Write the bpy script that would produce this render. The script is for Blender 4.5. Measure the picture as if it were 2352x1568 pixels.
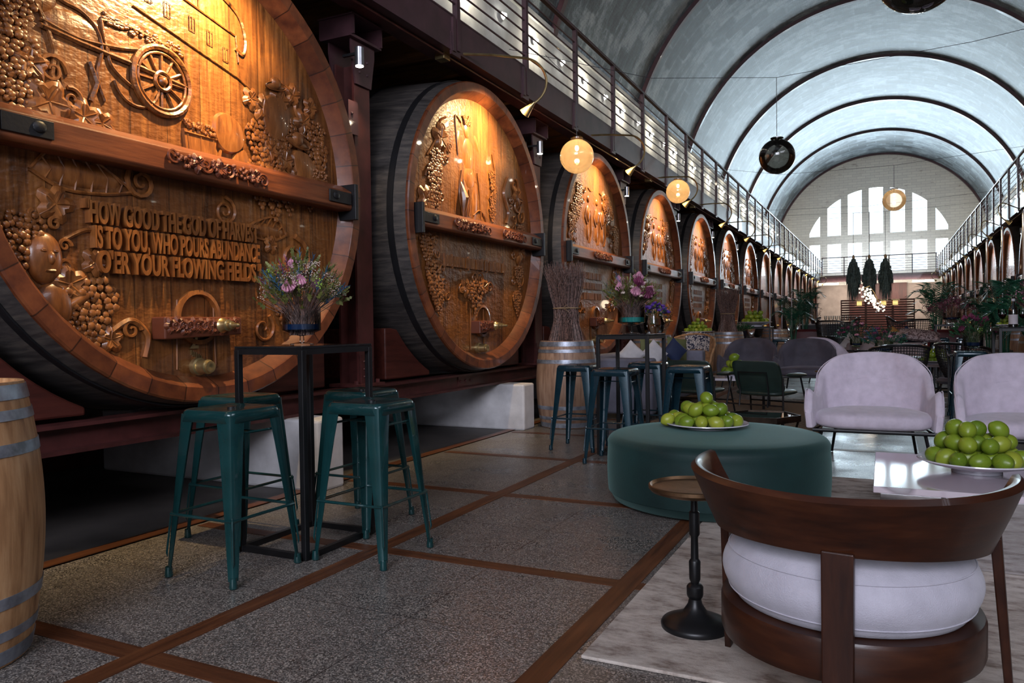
import bpy, bmesh, math, random
from mathutils import Vector, Matrix, Euler
random.seed(7)
PI = math.pi
C = bpy.context.scene.collection
for o in list(bpy.data.objects): bpy.data.objects.remove(o)
sc = bpy.context.scene

# ------------------------------------------------------------------ camera
YAW, PITCH, ROLL, FPX, CAMH = math.radians(26.2), math.radians(-1.14), math.radians(-.81), 1739.5, 1.12
fw = Vector((-math.sin(YAW)*math.cos(PITCH), math.cos(YAW)*math.cos(PITCH), math.sin(PITCH)))
rt0 = Vector((math.cos(YAW), math.sin(YAW), 0)); up0 = rt0.cross(fw)
RT = rt0*math.cos(ROLL)+up0*math.sin(ROLL); UP = -rt0*math.sin(ROLL)+up0*math.cos(ROLL)
cam = bpy.data.objects.new('camera', bpy.data.cameras.new('camera')); C.objects.link(cam)
m = Matrix.Identity(4)
for i in range(3): m[i][0] = RT[i]; m[i][1] = UP[i]; m[i][2] = -fw[i]
m[2][3] = CAMH
cam.matrix_world = m
cam.data.sensor_width = 36; cam.data.lens = FPX/2352*36; cam.data.clip_end = 200; cam.data.clip_start = .05
sc.camera = cam
# ------------------------------------------------------------------ view, world
sc.view_settings.view_transform = 'Standard'; sc.view_settings.look = 'None'
sc.view_settings.exposure = 0.0; sc.view_settings.gamma = 1; sc.view_settings.use_curve_mapping = False
w = bpy.data.worlds.new('world'); sc.world = w; w.use_nodes = True
w.node_tree.nodes['Background'].inputs[0].default_value = (.74, .87, 1, 1)
w.node_tree.nodes['Background'].inputs[1].default_value = 2.2
sc.cycles.use_denoising = True
sc.cycles.max_bounces = 7; sc.cycles.transparent_max_bounces = 12
sc.cycles.sample_clamp_indirect = 4

def light(name, kind, loc, energy, color, target=None, **k):
    d = bpy.data.lights.new(name, kind); d.energy = energy; d.color = color
    for a, b in k.items(): setattr(d, a, b)
    o = bpy.data.objects.new(name, d); C.objects.link(o); o.location = loc
    if target is not None:
        o.rotation_euler = (Vector(target)-Vector(loc)).to_track_quat('-Z', 'Y').to_euler()
    return o
HX = -.35            # middle of the hall
YEND = 51.7
# daylight beyond the big end window, and through the tall windows behind the viewer
light('daylight_end_window', 'AREA', (HX, 53.2, 6.6), 3300, (.70, .87, 1), (HX, 20, 6.0), shape='RECTANGLE', size=8.5, size_y=6)
light('daylight_rear_window', 'AREA', (HX+2.0, -7.2, 5.2), 1080, (.86, .86, 1), (HX, 8, 1.5), shape='RECTANGLE', size=6, size_y=4)
light('added_side_fill', 'AREA', (HX+5.5, 3.0, 5.6), 260, (.84, .86, 1), (HX-.6, 5.5, .3), shape='RECTANGLE', size=7, size_y=1.8)  # added cool fill from the right; the wall has no window there

# ------------------------------------------------------------------ materials
def newmat(name):
    m = bpy.data.materials.new(name); m.use_nodes = True
    nt = m.node_tree; return m, nt, nt.nodes['Principled BSDF']
def N(nt, t, **k):
    n = nt.nodes.new(t)
    for a, b in k.items(): setattr(n, a, b)
    return n
def ramp(nt, fac, stops):
    r = N(nt, 'ShaderNodeValToRGB'); e = r.color_ramp.elements
    while len(e) < len(stops): e.new(.5)
    for i, (p, c) in enumerate(stops): e[i].position = p; e[i].color = (*c, 1) if len(c) == 3 else c
    nt.links.new(fac, r.inputs[0]); return r.outputs[0]
def coords(nt, scale=(1, 1, 1), kind='Object', rot=(0, 0, 0)):
    t = N(nt, 'ShaderNodeTexCoord'); mp = N(nt, 'ShaderNodeMapping')
    mp.inputs['Scale'].default_value = scale; mp.inputs['Rotation'].default_value = rot
    nt.links.new(t.outputs[kind], mp.inputs[0]); return mp.outputs[0]
def noise(nt, vec, scale, detail=4, rough=.55):
    n = N(nt, 'ShaderNodeTexNoise'); n.inputs['Scale'].default_value = scale
    n.inputs['Detail'].default_value = detail; n.inputs['Roughness'].default_value = rough
    nt.links.new(vec, n.inputs['Vector']); return n.outputs['Fac']
def bump(nt, b, h, strength=.3, dist=.01, prev=None):
    n = N(nt, 'ShaderNodeBump'); n.inputs['Strength'].default_value = strength; n.inputs['Distance'].default_value = dist
    nt.links.new(h, n.inputs['Height'])
    if prev is not None: nt.links.new(prev, n.inputs['Normal'])
    nt.links.new(n.outputs[0], b.inputs['Normal']); return n.outputs[0]
def mixc(nt, fac, a, b, mode='MIX'):
    n = N(nt, 'ShaderNodeMix', data_type='RGBA', blend_type=mode)
    if isinstance(fac, (int, float)): n.inputs[0].default_value = fac
    else: nt.links.new(fac, n.inputs[0])
    for i, v in ((6, a), (7, b)):
        if isinstance(v, tuple): n.inputs[i].default_value = (*v, 1)
        else: nt.links.new(v, n.inputs[i])
    return n.outputs[2]
def plain(name, col, rough=.5, metal=0, var=.12, bs=0, bscale=60, sheen=0, coat=0, spec=.5, vscale=6):
    m, nt, b = newmat(name)
    f = noise(nt, coords(nt), vscale, 5)
    c2 = tuple(max(0, min(1, x*(1-var*2))) for x in col); c1 = tuple(min(1, x*(1+var)) for x in col)
    nt.links.new(ramp(nt, f, [(.3, c2), (.7, c1)]), b.inputs['Base Color'])
    b.inputs['Roughness'].default_value = rough; b.inputs['Metallic'].default_value = metal
    b.inputs['Coat Weight'].default_value = coat; b.inputs['Sheen Weight'].default_value = sheen; b.inputs['Sheen Tint'].default_value = (*[min(1, x*2.2+.1) for x in col], 1)
    b.inputs['Specular IOR Level'].default_value = spec
    if bs: bump(nt, b, noise(nt, coords(nt), bscale, 4), bs, .004)
    return m
def wood(name, cs, scale=(1, 1, 12), rough=.45, bs=.25, coat=0, plank=None, big=1.2, hammer=0, spec=.5):
    """grain runs along the axis with the smallest scale"""
    m, nt, b = newmat(name)
    v = coords(nt, scale)
    f = noise(nt, v, 3.0, 8, .62)
    col = ramp(nt, f, [(.28, cs[0]), (.5, cs[1]), (.72, cs[2])])
    big_ = noise(nt, coords(nt, (1, 1, 1)), big, 3)
    col = mixc(nt, ramp(nt, big_, [(.35, (0, 0, 0)), (.7, (.55, .55, .55))]), col, cs[0])
    if plank:
        axis, wd = plank
        sep = N(nt, 'ShaderNodeSeparateXYZ'); nt.links.new(coords(nt), sep.inputs[0])
        q = N(nt, 'ShaderNodeMath', operation='MULTIPLY'); q.inputs[1].default_value = 1/wd
        nt.links.new(sep.outputs['XYZ'.index(axis)], q.inputs[0])
        fl = N(nt, 'ShaderNodeMath', operation='FLOOR'); nt.links.new(q.outputs[0], fl.inputs[0])
        wn = N(nt, 'ShaderNodeTexWhiteNoise', noise_dimensions='1D'); nt.links.new(fl.outputs[0], wn.inputs['W'])
        col = mixc(nt, .75, col, ramp(nt, wn.outputs['Value'], [(0, (.55, .52, .5)), (1, (1, 1, 1))]), 'MULTIPLY')
        fr = N(nt, 'ShaderNodeMath', operation='FRACT'); nt.links.new(q.outputs[0], fr.inputs[0])
        line = ramp(nt, fr.outputs[0], [(0, (.12, .12, .12)), (.02, (1, 1, 1)), (.98, (1, 1, 1)), (1, (.12, .12, .12))])
        col = mixc(nt, .9, col, line, 'MULTIPLY')
    nt.links.new(col, b.inputs['Base Color'])
    b.inputs['Roughness'].default_value = rough; b.inputs['Coat Weight'].default_value = coat
    b.inputs['Specular IOR Level'].default_value = spec
    n1 = bump(nt, b, f, bs, .006)
    if hammer:
        h = noise(nt, coords(nt, (1, 1, 1.8)), 16, 2, .5)
        bump(nt, b, h, hammer, .03, n1)
    return m
def emit(name, col, s):
    m, nt, b = newmat(name); b.inputs['Base Color'].default_value = (*col, 1)
    b.inputs['Emission Color'].default_value = (*col, 1); b.inputs['Emission Strength'].default_value = s
    return m
def thin_glass(name, tint, gloss=.12, rough=.02, milk=0, milkc=(1, .8, .5)):
    m, nt, b = newmat(name)
    nt.nodes.remove(b); out = nt.nodes['Material Output']
    t = N(nt, 'ShaderNodeBsdfTransparent'); t.inputs[0].default_value = (*tint, 1)
    g = N(nt, 'ShaderNodeBsdfGlossy'); g.inputs['Roughness'].default_value = rough
    fr = N(nt, 'ShaderNodeFresnel'); fr.inputs[0].default_value = 1.5
    a = N(nt, 'ShaderNodeMath', operation='ADD', use_clamp=True); a.inputs[1].default_value = gloss
    nt.links.new(fr.outputs[0], a.inputs[0])
    mx = N(nt, 'ShaderNodeMixShader'); nt.links.new(a.outputs[0], mx.inputs[0])
    nt.links.new(g.outputs[0], mx.inputs[2])
    if milk:
        tl = N(nt, 'ShaderNodeBsdfTranslucent'); tl.inputs[0].default_value = (*milkc, 1); m2 = N(nt, 'ShaderNodeMixShader'); m2.inputs[0].default_value = milk
        nt.links.new(t.outputs[0], m2.inputs[1]); nt.links.new(tl.outputs[0], m2.inputs[2]); nt.links.new(m2.outputs[0], mx.inputs[1])
    else: nt.links.new(t.outputs[0], mx.inputs[1])
    nt.links.new(mx.outputs[0], out.inputs[0]); return m

M_ = {}
M_['head'] = wood('carved_oak', [(.085, .027, .007), (.25, .088, .020), (.42, .17, .044)], (14, 14, .9), .36, .4, .25, ('Y', .235), 1.1, .28)
def stain(m, v=(3.2, 3.2, .35), lo=.56, hi=.68, dark=(.16, .13, .12), amt=.9):
    nt = m.node_tree; b = nt.nodes['Principled BSDF']; col = b.inputs['Base Color'].links[0].from_socket
    f = ramp(nt, noise(nt, coords(nt, v), 2.4, 7, .62), [(lo, (0, 0, 0)), (hi, (amt, amt, amt))])
    nt.links.new(mixc(nt, f, col, mixc(nt, 1, col, dark, 'MULTIPLY')), b.inputs['Base Color'])
stain(M_['head'])
M_['chime'] = wood('chime_oak', [(.075, .018, .008), (.20, .055, .018), (.31, .095, .030)], (3, 3, 3), .42, .3, .2)
def radial_joints(m, n=36):
    nt = m.node_tree; b = nt.nodes['Principled BSDF']; col = b.inputs['Base Color'].links[0].from_socket
    sep = N(nt, 'ShaderNodeSeparateXYZ'); nt.links.new(coords(nt), sep.inputs[0])
    at = N(nt, 'ShaderNodeMath', operation='ARCTAN2'); nt.links.new(sep.outputs[1], at.inputs[0]); nt.links.new(sep.outputs[2], at.inputs[1])
    q = N(nt, 'ShaderNodeMath', operation='MULTIPLY'); q.inputs[1].default_value = n/(2*PI); nt.links.new(at.outputs[0], q.inputs[0])
    fr = N(nt, 'ShaderNodeMath', operation='FRACT'); nt.links.new(q.outputs[0], fr.inputs[0])
    fl_ = N(nt, 'ShaderNodeMath', operation='FLOOR'); nt.links.new(q.outputs[0], fl_.inputs[0])
    wn = N(nt, 'ShaderNodeTexWhiteNoise', noise_dimensions='1D'); nt.links.new(fl_.outputs[0], wn.inputs['W'])
    c = mixc(nt, .8, col, ramp(nt, wn.outputs['Value'], [(0, (.5, .48, .46)), (1, (1, 1, 1))]), 'MULTIPLY')
    c = mixc(nt, 1, c, ramp(nt, fr.outputs[0], [(0, (.08, .08, .08)), (.025, (1, 1, 1)), (.975, (1, 1, 1)), (1, (.08, .08, .08))]), 'MULTIPLY')
    nt.links.new(c, b.inputs['Base Color'])
radial_joints(M_['chime'])
M_['stave'] = wood('dark_staves', [(.018, .016, .016), (.060, .053, .050), (.13, .11, .092)], (.8, 9, 9), .5, .4)
M_['carve'] = wood('carved_relief_oak', [(.085, .027, .008), (.24, .082, .019), (.38, .145, .038)], (9, 9, 2), .34, .3, .3)
M_['bar'] = wood('cross_bar_oak', [(.060, .016, .007), (.17, .046, .015), (.26, .078, .024)], (12, .8, 12), .4, .3, .2)
M_['barcarve'] = plain('carved_mahogany', (.13, .032, .013), .45, coat=.1)
M_['iron'] = plain('black_iron', (.015, .015, .017), .45, .3, bs=.3)
M_['hoop'] = plain('galvanised_hoop', (.34, .37, .43), .42, .6, var=.3, bs=.25, vscale=12)
M_['barrel'] = wood('wine_barrel_oak', [(.20, .085, .032), (.50, .27, .12), (.70, .43, .22)], (9, 9, .9), .55, .2)
M_['barreldark'] = wood('aged_barrel_oak', [(.13, .070, .045), (.32, .19, .12), (.46, .31, .21)], (9, 9, .9), .5, .2)
M_['brass'] = plain('aged_brass', (.55, .42, .20), .32, .9, var=.25)
M_['steelred'] = plain('oxblood_steel', (.085, .022, .020), .42, .0, var=.25, bs=.15, bscale=25, coat=.1)
M_['steelpurple'] = plain('purple_brown_steel', (.062, .026, .032), .4, .0, var=.2, coat=.15)
M_['cradle'] = wood('oxblood_timber', [(.040, .009, .006), (.085, .018, .012), (.12, .028, .018)], (8, .8, 8), .45, .3)
M_['joist'] = wood('deck_timber', [(.09, .035, .012), (.20, .085, .03), (.30, .14, .05)], (1, 9, 9), .6, .2)
M_['teal'] = plain('teal_enamel_steel', (.008, .050, .052), .24, .25, var=.15, coat=.6, bs=.05)
M_['tealdark'] = plain('blue_enamel_steel', (.007, .034, .050), .24, .25, var=.15, coat=.6)
M_['black'] = plain('black_steel', (.011, .011, .012), .38, .3, var=.2)
M_['blacktop'] = plain('black_glass_top', (.012, .013, .014), .12, 0, var=.1, coat=.5)
M_['wine'] = plain('dark_wine_bottle', (.006, .008, .006), .08, 0, var=.1, coat=1)
M_['lilac'] = plain('lilac_linen', (.66, .58, .67), .85, var=.07, bs=.5, bscale=260, sheen=.3, vscale=14)
M_['charcoal'] = plain('charcoal_velvet', (.075, .068, .090), .75, var=.15, bs=.3, bscale=200, sheen=.5)
M_['cushion'] = plain('pale_linen', (.46, .44, .50), .85, var=.06, bs=.5, bscale=280, sheen=.25, vscale=14)
M_['velvet'] = plain('bottle_green_velvet', (.006, .024, .023), .60, var=.22, bs=.15, bscale=90, sheen=.9, spec=.3, vscale=3)
M_['velvet'].node_tree.nodes['Principled BSDF'].inputs['Sheen Tint'].default_value = (.40, .72, .66, 1)
M_['velvet'].node_tree.nodes['Principled BSDF'].inputs['Sheen Weight'].default_value = .26
M_['greenleather'] = plain('dark_green_leather', (.016, .032, .026), .42, var=.15, coat=.1)
M_['olive'] = plain('olive_fabric', (.12, .13, .05), .8)
M_['navy'] = plain('navy_fabric', (.012, .024, .075), .7, sheen=.4)
M_['white'] = plain('white_fabric', (.6, .58, .6), .8)
M_['greyfab'] = plain('grey_fabric', (.17, .17, .22), .85, bs=.4, bscale=240)
M_['beige'] = plain('beige_fabric', (.34, .27, .27), .85, bs=.3, bscale=200)
M_['brownfab'] = plain('brown_fabric', (.16, .10, .07), .85)
M_['ochre'] = plain('ochre_fabric', (.36, .17, .04), .8)
M_['redfab'] = plain('red_leather', (.10, .008, .014), .4)
M_['walnut'] = wood('walnut', [(.014, .005, .003), (.042, .012, .005), (.072, .022, .008)], (1.5, 1.5, 9), .36, .12, .12, spec=.35)
M_['walnutv'] = wood('walnut_upright', [(.012, .004, .003), (.038, .012, .006), (.065, .021, .010)], (9, 9, 1.2), .36, .12, .12, spec=.35)
M_['bronze'] = plain('worn_bronze', (.055, .036, .025), .34, .85, var=.3, bs=.2, bscale=40)
M_['bronzetop'] = plain('bronze_tray', (.24, .14, .075), .36, .9, var=.3, bs=.25, bscale=50)
M_['china'] = plain('white_china', (.62, .60, .66), .18, coat=.5, var=.03)
M_['mirror'] = plain('mirror', (.75, .75, .78), .03, 1, var=.02)
M_['plaster'] = plain('white_plaster', (.55, .58, .60), .8, var=.14, bs=.4, bscale=14, vscale=2.2)
M_['plinth'] = plain('whitewashed_concrete', (.66, .65, .66), .8, var=.16, bs=.6, bscale=16, vscale=3)
M_['beigewall'] = plain('beige_plaster', (.36, .30, .27), .8, var=.12, vscale=2)
M_['redboard'] = wood('red_boards', [(.05, .010, .009), (.10, .022, .018), (.15, .035, .026)], (6, 6, .8), .5, .2, plank=('X', .2))
M_['slat'] = wood('screen_slats', [(.08, .024, .014), (.16, .05, .025), (.23, .08, .04)], (.8, 6, 6), .5, .2)
M_['twig'] = plain('dry_twig', (.19, .11, .090), .6, var=.5, vscale=45)
M_['string'] = plain('jute_string', (.35, .24, .13), .8)
M_['rattan'] = plain('rattan', (.42, .23, .11), .5, var=.25, vscale=20)
M_['blackrattan'] = plain('black_rattan', (.014, .014, .016), .3, coat=.4)
M_['stem'] = plain('green_stem', (.07, .12, .04), .6, var=.3)
M_['leaf'] = plain('leaf_green', (.030, .115, .045), .45, var=.35, vscale=9)
M_['oliveleaf'] = plain('olive_foliage', (.14, .15, .032), .6, var=.4, vscale=12)
M_['palm'] = plain('palm_green', (.020, .125, .070), .32, var=.4, vscale=5)
M_['lime'] = None
M_['pink'] = plain('protea_pink', (.66, .30, .42), .6, var=.25, vscale=40)
M_['purple'] = plain('purple_bloom', (.12, .045, .42), .55, var=.25, vscale=30)
M_['bluefl'] = plain('dyed_blue_foliage', (.012, .10, .20), .6, var=.3)
M_['maroonfl'] = plain('maroon_bloom', (.20, .03, .09), .6, var=.3)
M_['creamfl'] = plain('cream_blossom', (.62, .50, .42), .6, var=.15)
M_['yellowgreen'] = plain('lime_green_bloom', (.25, .42, .05), .6, var=.3)
M_['hay'] = plain('dry_grass_bundle', (.075, .11, .10), .8, var=.4, vscale=20)
M_['glass'] = thin_glass('clear_glass', (.95, .97, .97), .015)
M_['globeamber'] = thin_glass('amber_globe_glass', (.80, .66, .48), .05, .04, .30, (.80, .55, .32))
M_['globesmoke'] = thin_glass('smoked_globe_glass', (.36, .35, .32), .03, .03, .28, (.26, .23, .19))
M_['globeclear'] = thin_glass('gold_clear_globe_glass', (.90, .84, .76), .06, .03, .10, (.9, .7, .5))
M_['bluewater'] = plain('blue_water', (.002, .018, .06), .05, coat=.5)
M_['tealwater'] = plain('teal_water', (.01, .22, .20), .08, coat=.5)
M_['redwine'] = plain('red_wine', (.03, .002, .006), .08)
M_['bulb'] = emit('lit_bulb', (1, .80, .50), 30)
M_['bulbhot'] = emit('lit_white_bulb', (1, .93, .80), 45)
M_['lampface'] = emit('lit_lamp_face', (1, .86, .6), 12)
M_['crystal'] = emit('lit_crystal', (1, .86, .70), 1.5)
M_['strip'] = emit('lit_strip', (.75, .95, 1), 1.6)
M_['lanternglow'] = emit('lantern_glow', (1, .60, .20), 1.8)
M_['label'] = plain('paper_label', (.6, .55, .58), .6)
M_['wire'] = plain('dark_wire', (.03, .03, .035), .5)
M_['silver'] = plain('brushed_steel', (.42, .42, .44), .3, .9)
M_['pot'] = plain('dark_planter', (.012, .010, .016), .4)
M_['leatherbeige'] = M_['beige']

def mk_lime():
    m, nt, b = newmat('lime_skin')
    oi = N(nt, 'ShaderNodeObjectInfo')
    c = ramp(nt, oi.outputs['Random'], [(0, (.080, .160, .010)), (.5, (.17, .26, .016)), (1, (.34, .37, .038))])
    c = mixc(nt, ramp(nt, noise(nt, coords(nt), 14, 3), [(.35, (0, 0, 0)), (.75, (.5, .5, .5))]), c, (.26, .32, .03))
    nt.links.new(c, b.inputs['Base Color']); b.inputs['Roughness'].default_value = .30
    bump(nt, b, noise(nt, coords(nt), 120, 2), .12, .002); return m
M_['lime'] = mk_lime()
def mk_terrazzo():
    m, nt, b = newmat('terrazzo')
    v = coords(nt)
    vo = N(nt, 'ShaderNodeTexVoronoi'); vo.inputs['Scale'].default_value = 210; nt.links.new(v, vo.inputs['Vector'])
    sep = N(nt, 'ShaderNodeSeparateColor'); nt.links.new(vo.outputs['Color'], sep.inputs[0])
    chips = ramp(nt, sep.outputs[0], [(.0, (.050, .045, .041)), (.45, (.135, .120, .108)), (.75, (.25, .225, .200)), (1, (.50, .45, .39))])
    tone = ramp(nt, noise(nt, v, 1.3, 4), [(.3, (.70, .70, .72)), (.7, (1, 1, 1))])
    c = mixc(nt, 1, chips, tone, 'MULTIPLY')
    br = N(nt, 'ShaderNodeTexBrick'); br.offset = 0; br.inputs['Scale'].default_value = 1
    br.inputs['Brick Width'].default_value = .655; br.inputs['Row Height'].default_value = .6775; br.inputs['Mortar Size'].default_value = .003
    br.inputs['Color1'].default_value = (1, 1, 1, 1); br.inputs['Color2'].default_value = (.93, .93, .93, 1); br.inputs['Mortar'].default_value = (.45, .42, .42, 1)
    mp = N(nt, 'ShaderNodeMapping'); mp.inputs['Location'].default_value = (3.62, -1.75, 0)
    tc = N(nt, 'ShaderNodeTexCoord'); nt.links.new(tc.outputs['Object'], mp.inputs[0]); nt.links.new(mp.outputs[0], br.inputs['Vector'])
    c = mixc(nt, 1, c, br.outputs['Color'], 'MULTIPLY')
    nt.links.new(c, b.inputs['Base Color'])
    nt.links.new(ramp(nt, noise(nt, v, 2.2, 4), [(.3, (.22, .22, .22)), (.7, (.40, .40, .40))]), b.inputs['Roughness'])
    bump(nt, b, sep.outputs[0], .05, .002); return m
M_['terrazzo'] = mk_terrazzo()
M_['floorwood'] = wood('floor_strip_wood_long', [(.045, .015, .007), (.12, .042, .016), (.19, .072, .028)], (12, .8, 12), .4, .25)
M_['floorwoodx'] = wood('floor_strip_wood_cross', [(.045, .015, .007), (.115, .040, .016), (.18, .070, .028)], (.8, 12, 12), .4, .25)
M_['concrete'] = plain('dark_concrete', (.085, .074, .068), .6, var=.25, vscale=2, bs=.2)
def mk_vault():
    m, nt, b = newmat('vault_lining')
    tc = N(nt, 'ShaderNodeTexCoord'); mp = N(nt, 'ShaderNodeMapping'); nt.links.new(tc.outputs['UV'], mp.inputs[0]); v = mp.outputs[0]
    br = N(nt, 'ShaderNodeTexBrick'); br.inputs['Scale'].default_value = 1; br.offset = .5
    br.inputs['Brick Width'].default_value = .13; br.inputs['Row Height'].default_value = .055; br.inputs['Mortar Size'].default_value = .012
    br.inputs['Color1'].default_value = (1, 1, 1, 1); br.inputs['Color2'].default_value = (.7, .7, .7, 1); br.inputs['Mortar'].default_value = (.35, .35, .35, 1)
    nt.links.new(v, br.inputs['Vector'])
    mp2 = N(nt, 'ShaderNodeMapping'); mp2.inputs['Scale'].default_value = (1.0, 1.9, 1); nt.links.new(tc.outputs['UV'], mp2.inputs[0])
    n1 = noise(nt, mp2.outputs[0], 1.5, 8, .68)
    b2 = N(nt, 'ShaderNodeTexBrick'); b2.inputs['Scale'].default_value = 1
    b2.inputs['Brick Width'].default_value = .95; b2.inputs['Row Height'].default_value = .62; b2.inputs['Mortar Size'].default_value = .06; b2.inputs['Mortar Smooth'].default_value = 1
    b2.inputs['Color1'].default_value = (.30, .30, .30, 1); b2.inputs['Color2'].default_value = (.66, .66, .66, 1); b2.inputs['Mortar'].default_value = (.56, .56, .56, 1)
    nt.links.new(v, b2.inputs['Vector'])
    n2 = noise(nt, mp.outputs[0], 9, 4, .7)
    mx = mixc(nt, .18, mixc(nt, .45, n1, b2.outputs['Color']), n2)
    c = ramp(nt, mx, [(.41, (.025, .035, .046)), (.495, (.085, .12, .145)), (.58, (.33, .39, .44))])
    c = mixc(nt, .55, c, br.outputs['Color'], 'MULTIPLY')
    nt.links.new(c, b.inputs['Base Color']); b.inputs['Roughness'].default_value = .42; b.inputs['Metallic'].default_value = .15
    bump(nt, b, br.outputs['Color'], .5, .02); return m
M_['vault'] = mk_vault()
def mk_endwall():
    m, nt, b = newmat('whitewashed_brick')
    v = coords(nt, rot=(PI/2, 0, 0))
    br = N(nt, 'ShaderNodeTexBrick'); br.inputs['Scale'].default_value = 1
    br.inputs['Brick Width'].default_value = .5; br.inputs['Row Height'].default_value = .16; br.inputs['Mortar Size'].default_value = .012
    br.inputs['Color1'].default_value = (.84, .84, .78, 1); br.inputs['Color2'].default_value = (.76, .76, .71, 1); br.inputs['Mortar'].default_value = (.64, .64, .61, 1)
    nt.links.new(v, br.inputs['Vector'])
    c = mixc(nt, ramp(nt, noise(nt, coords(nt, (1, 1, 3)), 1.6, 6, .7), [(.60, (0, 0, 0)), (.70, (.6, .6, .6))]), br.outputs['Color'], (.22, .15, .13))
    nt.links.new(c, b.inputs['Base Color']); b.inputs['Roughness'].default_value = .8; return m
M_['endwall'] = mk_endwall()
def mk_rug(name, c1, c2, c3, sx, sy):
    m, nt, b = newmat(name)
    f = noise(nt, coords(nt, (sx, sy, 1)), 2.2, 9, .72)
    c = ramp(nt, f, [(.36, c1), (.48, c2), (.60, c3)])
    nt.links.new(c, b.inputs['Base Color']); b.inputs['Roughness'].default_value = .9
    bump(nt, b, noise(nt, coords(nt, (40, 90, 40)), 4, 3), .5, .005); return m
M_['rug'] = mk_rug('distressed_rug', (.20, .15, .12), (.42, .36, .31), (.56, .50, .44), 2.6, 5.5)
def mk_jute():
    m, nt, b = newmat('jute_rug'); wv = N(nt, 'ShaderNodeTexWave', bands_direction='DIAGONAL'); wv.inputs['Scale'].default_value = 9
    nt.links.new(coords(nt), wv.inputs[0])
    nt.links.new(ramp(nt, wv.outputs['Fac'], [(.35, (.05, .03, .018)), (.65, (.34, .24, .15))]), b.inputs['Base Color']); b.inputs['Roughness'].default_value = .9; return m
M_['jute'] = mk_jute()
def mk_coffeetop():
    m, nt, b = newmat('organic_patterned_top')
    vo = N(nt, 'ShaderNodeTexNoise'); vo.inputs['Scale'].default_value = 1.7; vo.inputs['Detail'].default_value = 0; nt.links.new(coords(nt), vo.inputs['Vector'])
    nt.links.new(ramp(nt, vo.outputs['Fac'], [(.49, (.52, .44, .48)), (.495, (.22, .18, .20)), (.505, (.42, .40, .41))]), b.inputs['Base Color'])
    b.inputs['Roughness'].default_value = .09; b.inputs['Coat Weight'].default_value = .6; return m
M_['coffeetop'] = mk_coffeetop()
def mk_pattern(name, a, bcol, s):
    m, nt, b = newmat(name); vo = N(nt, 'ShaderNodeTexNoise'); vo.inputs['Scale'].default_value = s; vo.inputs['Detail'].default_value = 1; vo.inputs['Distortion'].default_value = 2
    nt.links.new(coords(nt), vo.inputs['Vector'])
    nt.links.new(ramp(nt, vo.outputs['Fac'], [(.47, a), (.53, bcol)]), b.inputs['Base Color']); b.inputs['Roughness'].default_value = .8; return m
M_['throw'] = mk_pattern('patterned_throw', (.02, .025, .06), (.55, .50, .46), 22)
M_['floralpillow'] = mk_pattern('floral_pillow', (.10, .06, .06), (.42, .33, .33), 18)

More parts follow.
